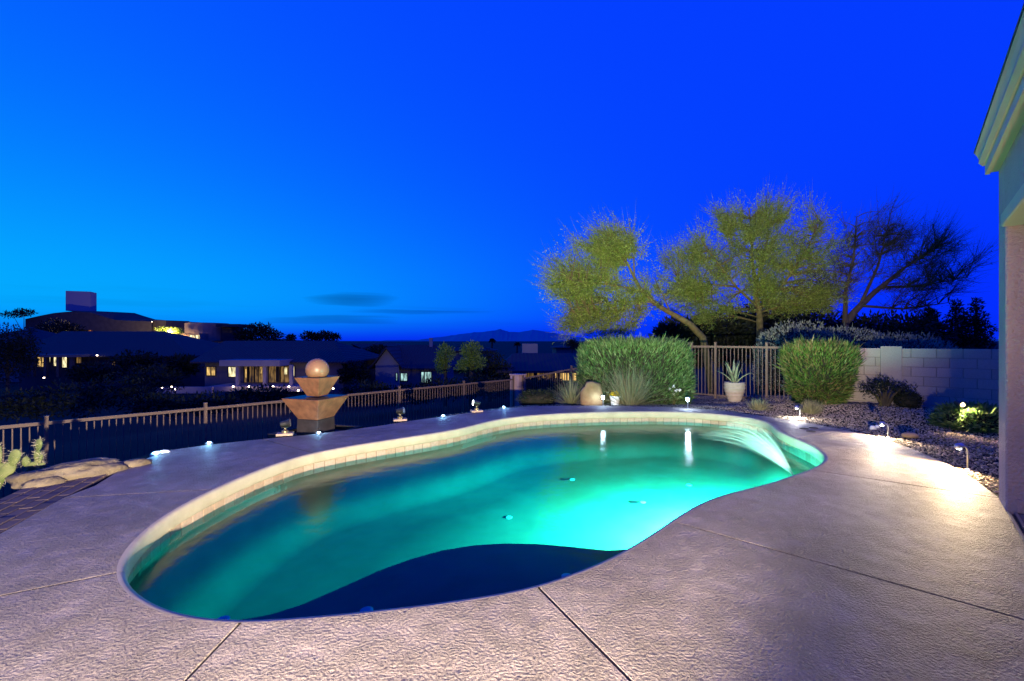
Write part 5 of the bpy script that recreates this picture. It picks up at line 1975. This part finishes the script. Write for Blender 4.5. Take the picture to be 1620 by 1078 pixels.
# hilltop adobe house
D = 120
hh = thing('hilltop_house', (X(200, D), D + 10, 1.0), 'adobe house with domed roof and square tower on the hilltop', 'house')
dome = MB()
mb = MB()
dpx = [(40, 503), (62, 498), (85, 493.5), (105, 491.5), (125, 491.5), (143, 492.5), (160, 498), (180, 504), (200, 505.5), (240, 507)]
for px, py in dpx:
    for (dy_, dz_) in ((0, -5.2), (0, -0.5), (5, 0), (14, 0.2), (16, -6)):
        q = at(px, py, D)
        mb.v.append((q.x, D + dy_, q.z + (dz_ if dz_ > -1 else dz_)))
for i in range(len(dpx) - 1):
    for k in range(4):
        mb.f.append((i * 5 + k, (i + 1) * 5 + k, (i + 1) * 5 + k + 1, i * 5 + k + 1))
mb.build('domed_roof', M_FWALLD, hh, fix=True)
MB().box((X(123.5, D + 6), D + 7, Zp(478, D + 6)), (30 / F * (D + 6), 4.0, 31 / F * (D + 6)), rz=R(24)).build('tower', surf('tower_stucco', (0.30, 0.29, 0.33), rough=0.9), hh)
house_walls(hh, X(60, D), X(258, D), D + 1, D + 14, -3.0, Zp(508, D), M_FWALLD)
for (a_, b_, c_, d_, w_) in ((140, 162, 515, 525, 4), (169, 184, 517.5, 525.5, 0), (217, 230, 518.5, 525, 0)):
    window(hh, a_, b_, c_, d_, D + 1, M_WIN[w_], 2, 1)
MB().lathe((X(312, D), D + 4, -3), [(30.5 / F * D, 0), (30.5 / F * D, Zp(512.5, D) + 3), (29 / F * D, Zp(512, D) + 3.05)], 32).build('round_hall', M_ADOBE, hh, smooth=False)
MB().box((X(362, D), D + 3, Zp(516.2, D)), (38 / F * D, 7, 0.75)).build('flat_roof', M_FWALLD, hh)
house_walls(hh, X(342, D), X(361, D), D + 2, D + 7, -3, Zp(516, D), M_FWALLD, 'wing_wall')
for (a_, b_, c_, d_, w_) in ((290, 297, 536, 541, 1), (300, 316, 531.5, 541, 1)):
    window(hh, a_, b_, c_, d_, D - 3.5, M_WIN[w_], 1, 1)
house_walls(hh, X(283, D), X(330, D), D - 3.4, D + 2, -3, Zp(529, D), M_ADOBE, 'entry_wall')
point_light('hall_uplight', (X(305, D), D - 8, Zp(528, D)), 9000, (1.0, 0.62, 0.30), 0.3, hh)
point_light('garden_uplight', (X(270, D), D - 10, Zp(530, D)), 5000, (1.0, 0.75, 0.35), 0.3, hh)
for k, (px, py) in enumerate(((240.5, 510.5), (249, 524), (258, 524))):
    garden_bulb(px, py, D - 2, ['lamp on the roof edge of the hilltop house', 'left lamp in the lit hilltop garden', 'right lamp in the lit hilltop garden'][k], 0)
c = at(270, 526, 113)
leafy_mass('garden_tree', (c.x, c.y), [lobe(262, 524, 113, 14, 5), lobe(278, 526, 113, 10, 6)], 900, 0.5, M_PALO, 'small floodlit tree in front of the hilltop round hall', base=Zp(540, 113))

# trees and bushes of the valley
tree_specs = [
    ('valley_tree', 405, 36, [(400, 527, 22, 13), (418, 524, 14, 10), (432, 533, 16, 8), (385, 533, 14, 8)], 70, 2200, 0.45, M_DARKLEAF, 'dark round tree on the skyline right of the hilltop house'),
    ('valley_tree', 490, 36, [(488, 534, 12, 7), (500, 535, 10, 7)], 80, 900, 0.45, M_DARKLEAF, 'dark tree on the skyline behind the porch house roof'),
    ('valley_tree', 520, 36, [(515, 533, 10, 8), (528, 535, 10, 7)], 84, 900, 0.45, M_DARKLEAF, 'dark tree on the skyline above the fountain ball'),
    ('valley_tree', 462, 36, [(460, 536, 7, 5)], 80, 400, 0.4, M_DARKLEAF, 'small dark tree on the skyline left of the fountain'),
    ('valley_tree', 20, 36, [(12, 545, 40, 30), (0, 570, 50, 40), (35, 560, 22, 22)], 36, 5200, 0.22, M_DARKLEAF, 'large dark tree at the left edge in front of the long house'),
    ('valley_tree', 35, 36, [(38, 496, 14, 5), (20, 499, 14, 4)], 118, 600, 0.6, M_DARKLEAF, 'sparse dark tree on the hilltop at the far left'),
    ('valley_tree', 95, 36, [(90, 518, 25, 11), (110, 522, 18, 9), (70, 524, 14, 8)], 90, 1500, 0.5, M_DARKLEAF, 'dark tree below the hilltop dome'),
    ('valley_tree', 595, 36, [(600, 558, 18, 12), (588, 566, 14, 14)], 56, 1500, 0.3, M_DARKLEAF, 'dark tree behind the gable of the gabled house'),
    ('valley_tree', 705, 36, [(705, 560, 15, 14), (700, 578, 12, 14)], 29, 1500, 0.16, M_PALO, 'left of two pale green trees beyond the fence'),
    ('valley_tree', 745, 36, [(745, 556, 17, 14), (750, 575, 20, 12), (735, 580, 14, 10)], 27, 2200, 0.16, M_PALO, 'right and taller of two pale green trees beyond the fence'),
    ('valley_tree', 775, 36, [(775, 575, 26, 18), (790, 590, 24, 16), (765, 598, 30, 14)], 30, 2600, 0.2, M_DARKLEAF, 'dark bushy tree right of the pale green trees'),
    ('valley_tree', 900, 36, [(905, 545, 10, 6), (918, 549, 10, 5)], 60, 700, 0.3, M_DARKLEAF, 'dark tree behind the left end of the big hedge'),
]
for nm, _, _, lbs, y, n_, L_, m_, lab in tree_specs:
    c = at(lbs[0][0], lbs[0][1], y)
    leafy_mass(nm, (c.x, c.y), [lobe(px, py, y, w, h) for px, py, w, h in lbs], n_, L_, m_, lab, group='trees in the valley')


def palm(px, top, y, label):
    c = at(px, top + 4, y)
    z0 = gz(c.x, c.y)
    root = thing('palm_tree', (c.x, c.y, z0), label, 'palm tree', 'far palms')
    MB().tube([(c.x, c.y, z0 - 0.2), (c.x + 0.2, c.y, c.z)], [0.25, 0.18], 7).build('trunk', M_BARKD, root)
    n_ = 46
    a = rng.random(n_) * 2 * PI
    t = rng.uniform(0.2, 1.7, n_)
    d = np.stack([np.sin(t) * np.cos(a), np.sin(t) * np.sin(a), np.cos(t)], 1)
    QB().ribbons(np.array([(c.x + 0.2, c.y, c.z)] * n_), d, 7.5 / F * y, 0.5, np.array([[0, 0, -0.5]]) * np.ones((n_, 1)), 4).build('crown', M_DARKLEAF, root)


palm(777, 536, 85, 'tallest far palm above the dark bushy tree')
palm(817, 542, 95, 'left of two far palms above the low house roof')
palm(835, 545, 95, 'right of two far palms above the low house roof')
palm(505, 530, 95, 'far palm behind the porch house')

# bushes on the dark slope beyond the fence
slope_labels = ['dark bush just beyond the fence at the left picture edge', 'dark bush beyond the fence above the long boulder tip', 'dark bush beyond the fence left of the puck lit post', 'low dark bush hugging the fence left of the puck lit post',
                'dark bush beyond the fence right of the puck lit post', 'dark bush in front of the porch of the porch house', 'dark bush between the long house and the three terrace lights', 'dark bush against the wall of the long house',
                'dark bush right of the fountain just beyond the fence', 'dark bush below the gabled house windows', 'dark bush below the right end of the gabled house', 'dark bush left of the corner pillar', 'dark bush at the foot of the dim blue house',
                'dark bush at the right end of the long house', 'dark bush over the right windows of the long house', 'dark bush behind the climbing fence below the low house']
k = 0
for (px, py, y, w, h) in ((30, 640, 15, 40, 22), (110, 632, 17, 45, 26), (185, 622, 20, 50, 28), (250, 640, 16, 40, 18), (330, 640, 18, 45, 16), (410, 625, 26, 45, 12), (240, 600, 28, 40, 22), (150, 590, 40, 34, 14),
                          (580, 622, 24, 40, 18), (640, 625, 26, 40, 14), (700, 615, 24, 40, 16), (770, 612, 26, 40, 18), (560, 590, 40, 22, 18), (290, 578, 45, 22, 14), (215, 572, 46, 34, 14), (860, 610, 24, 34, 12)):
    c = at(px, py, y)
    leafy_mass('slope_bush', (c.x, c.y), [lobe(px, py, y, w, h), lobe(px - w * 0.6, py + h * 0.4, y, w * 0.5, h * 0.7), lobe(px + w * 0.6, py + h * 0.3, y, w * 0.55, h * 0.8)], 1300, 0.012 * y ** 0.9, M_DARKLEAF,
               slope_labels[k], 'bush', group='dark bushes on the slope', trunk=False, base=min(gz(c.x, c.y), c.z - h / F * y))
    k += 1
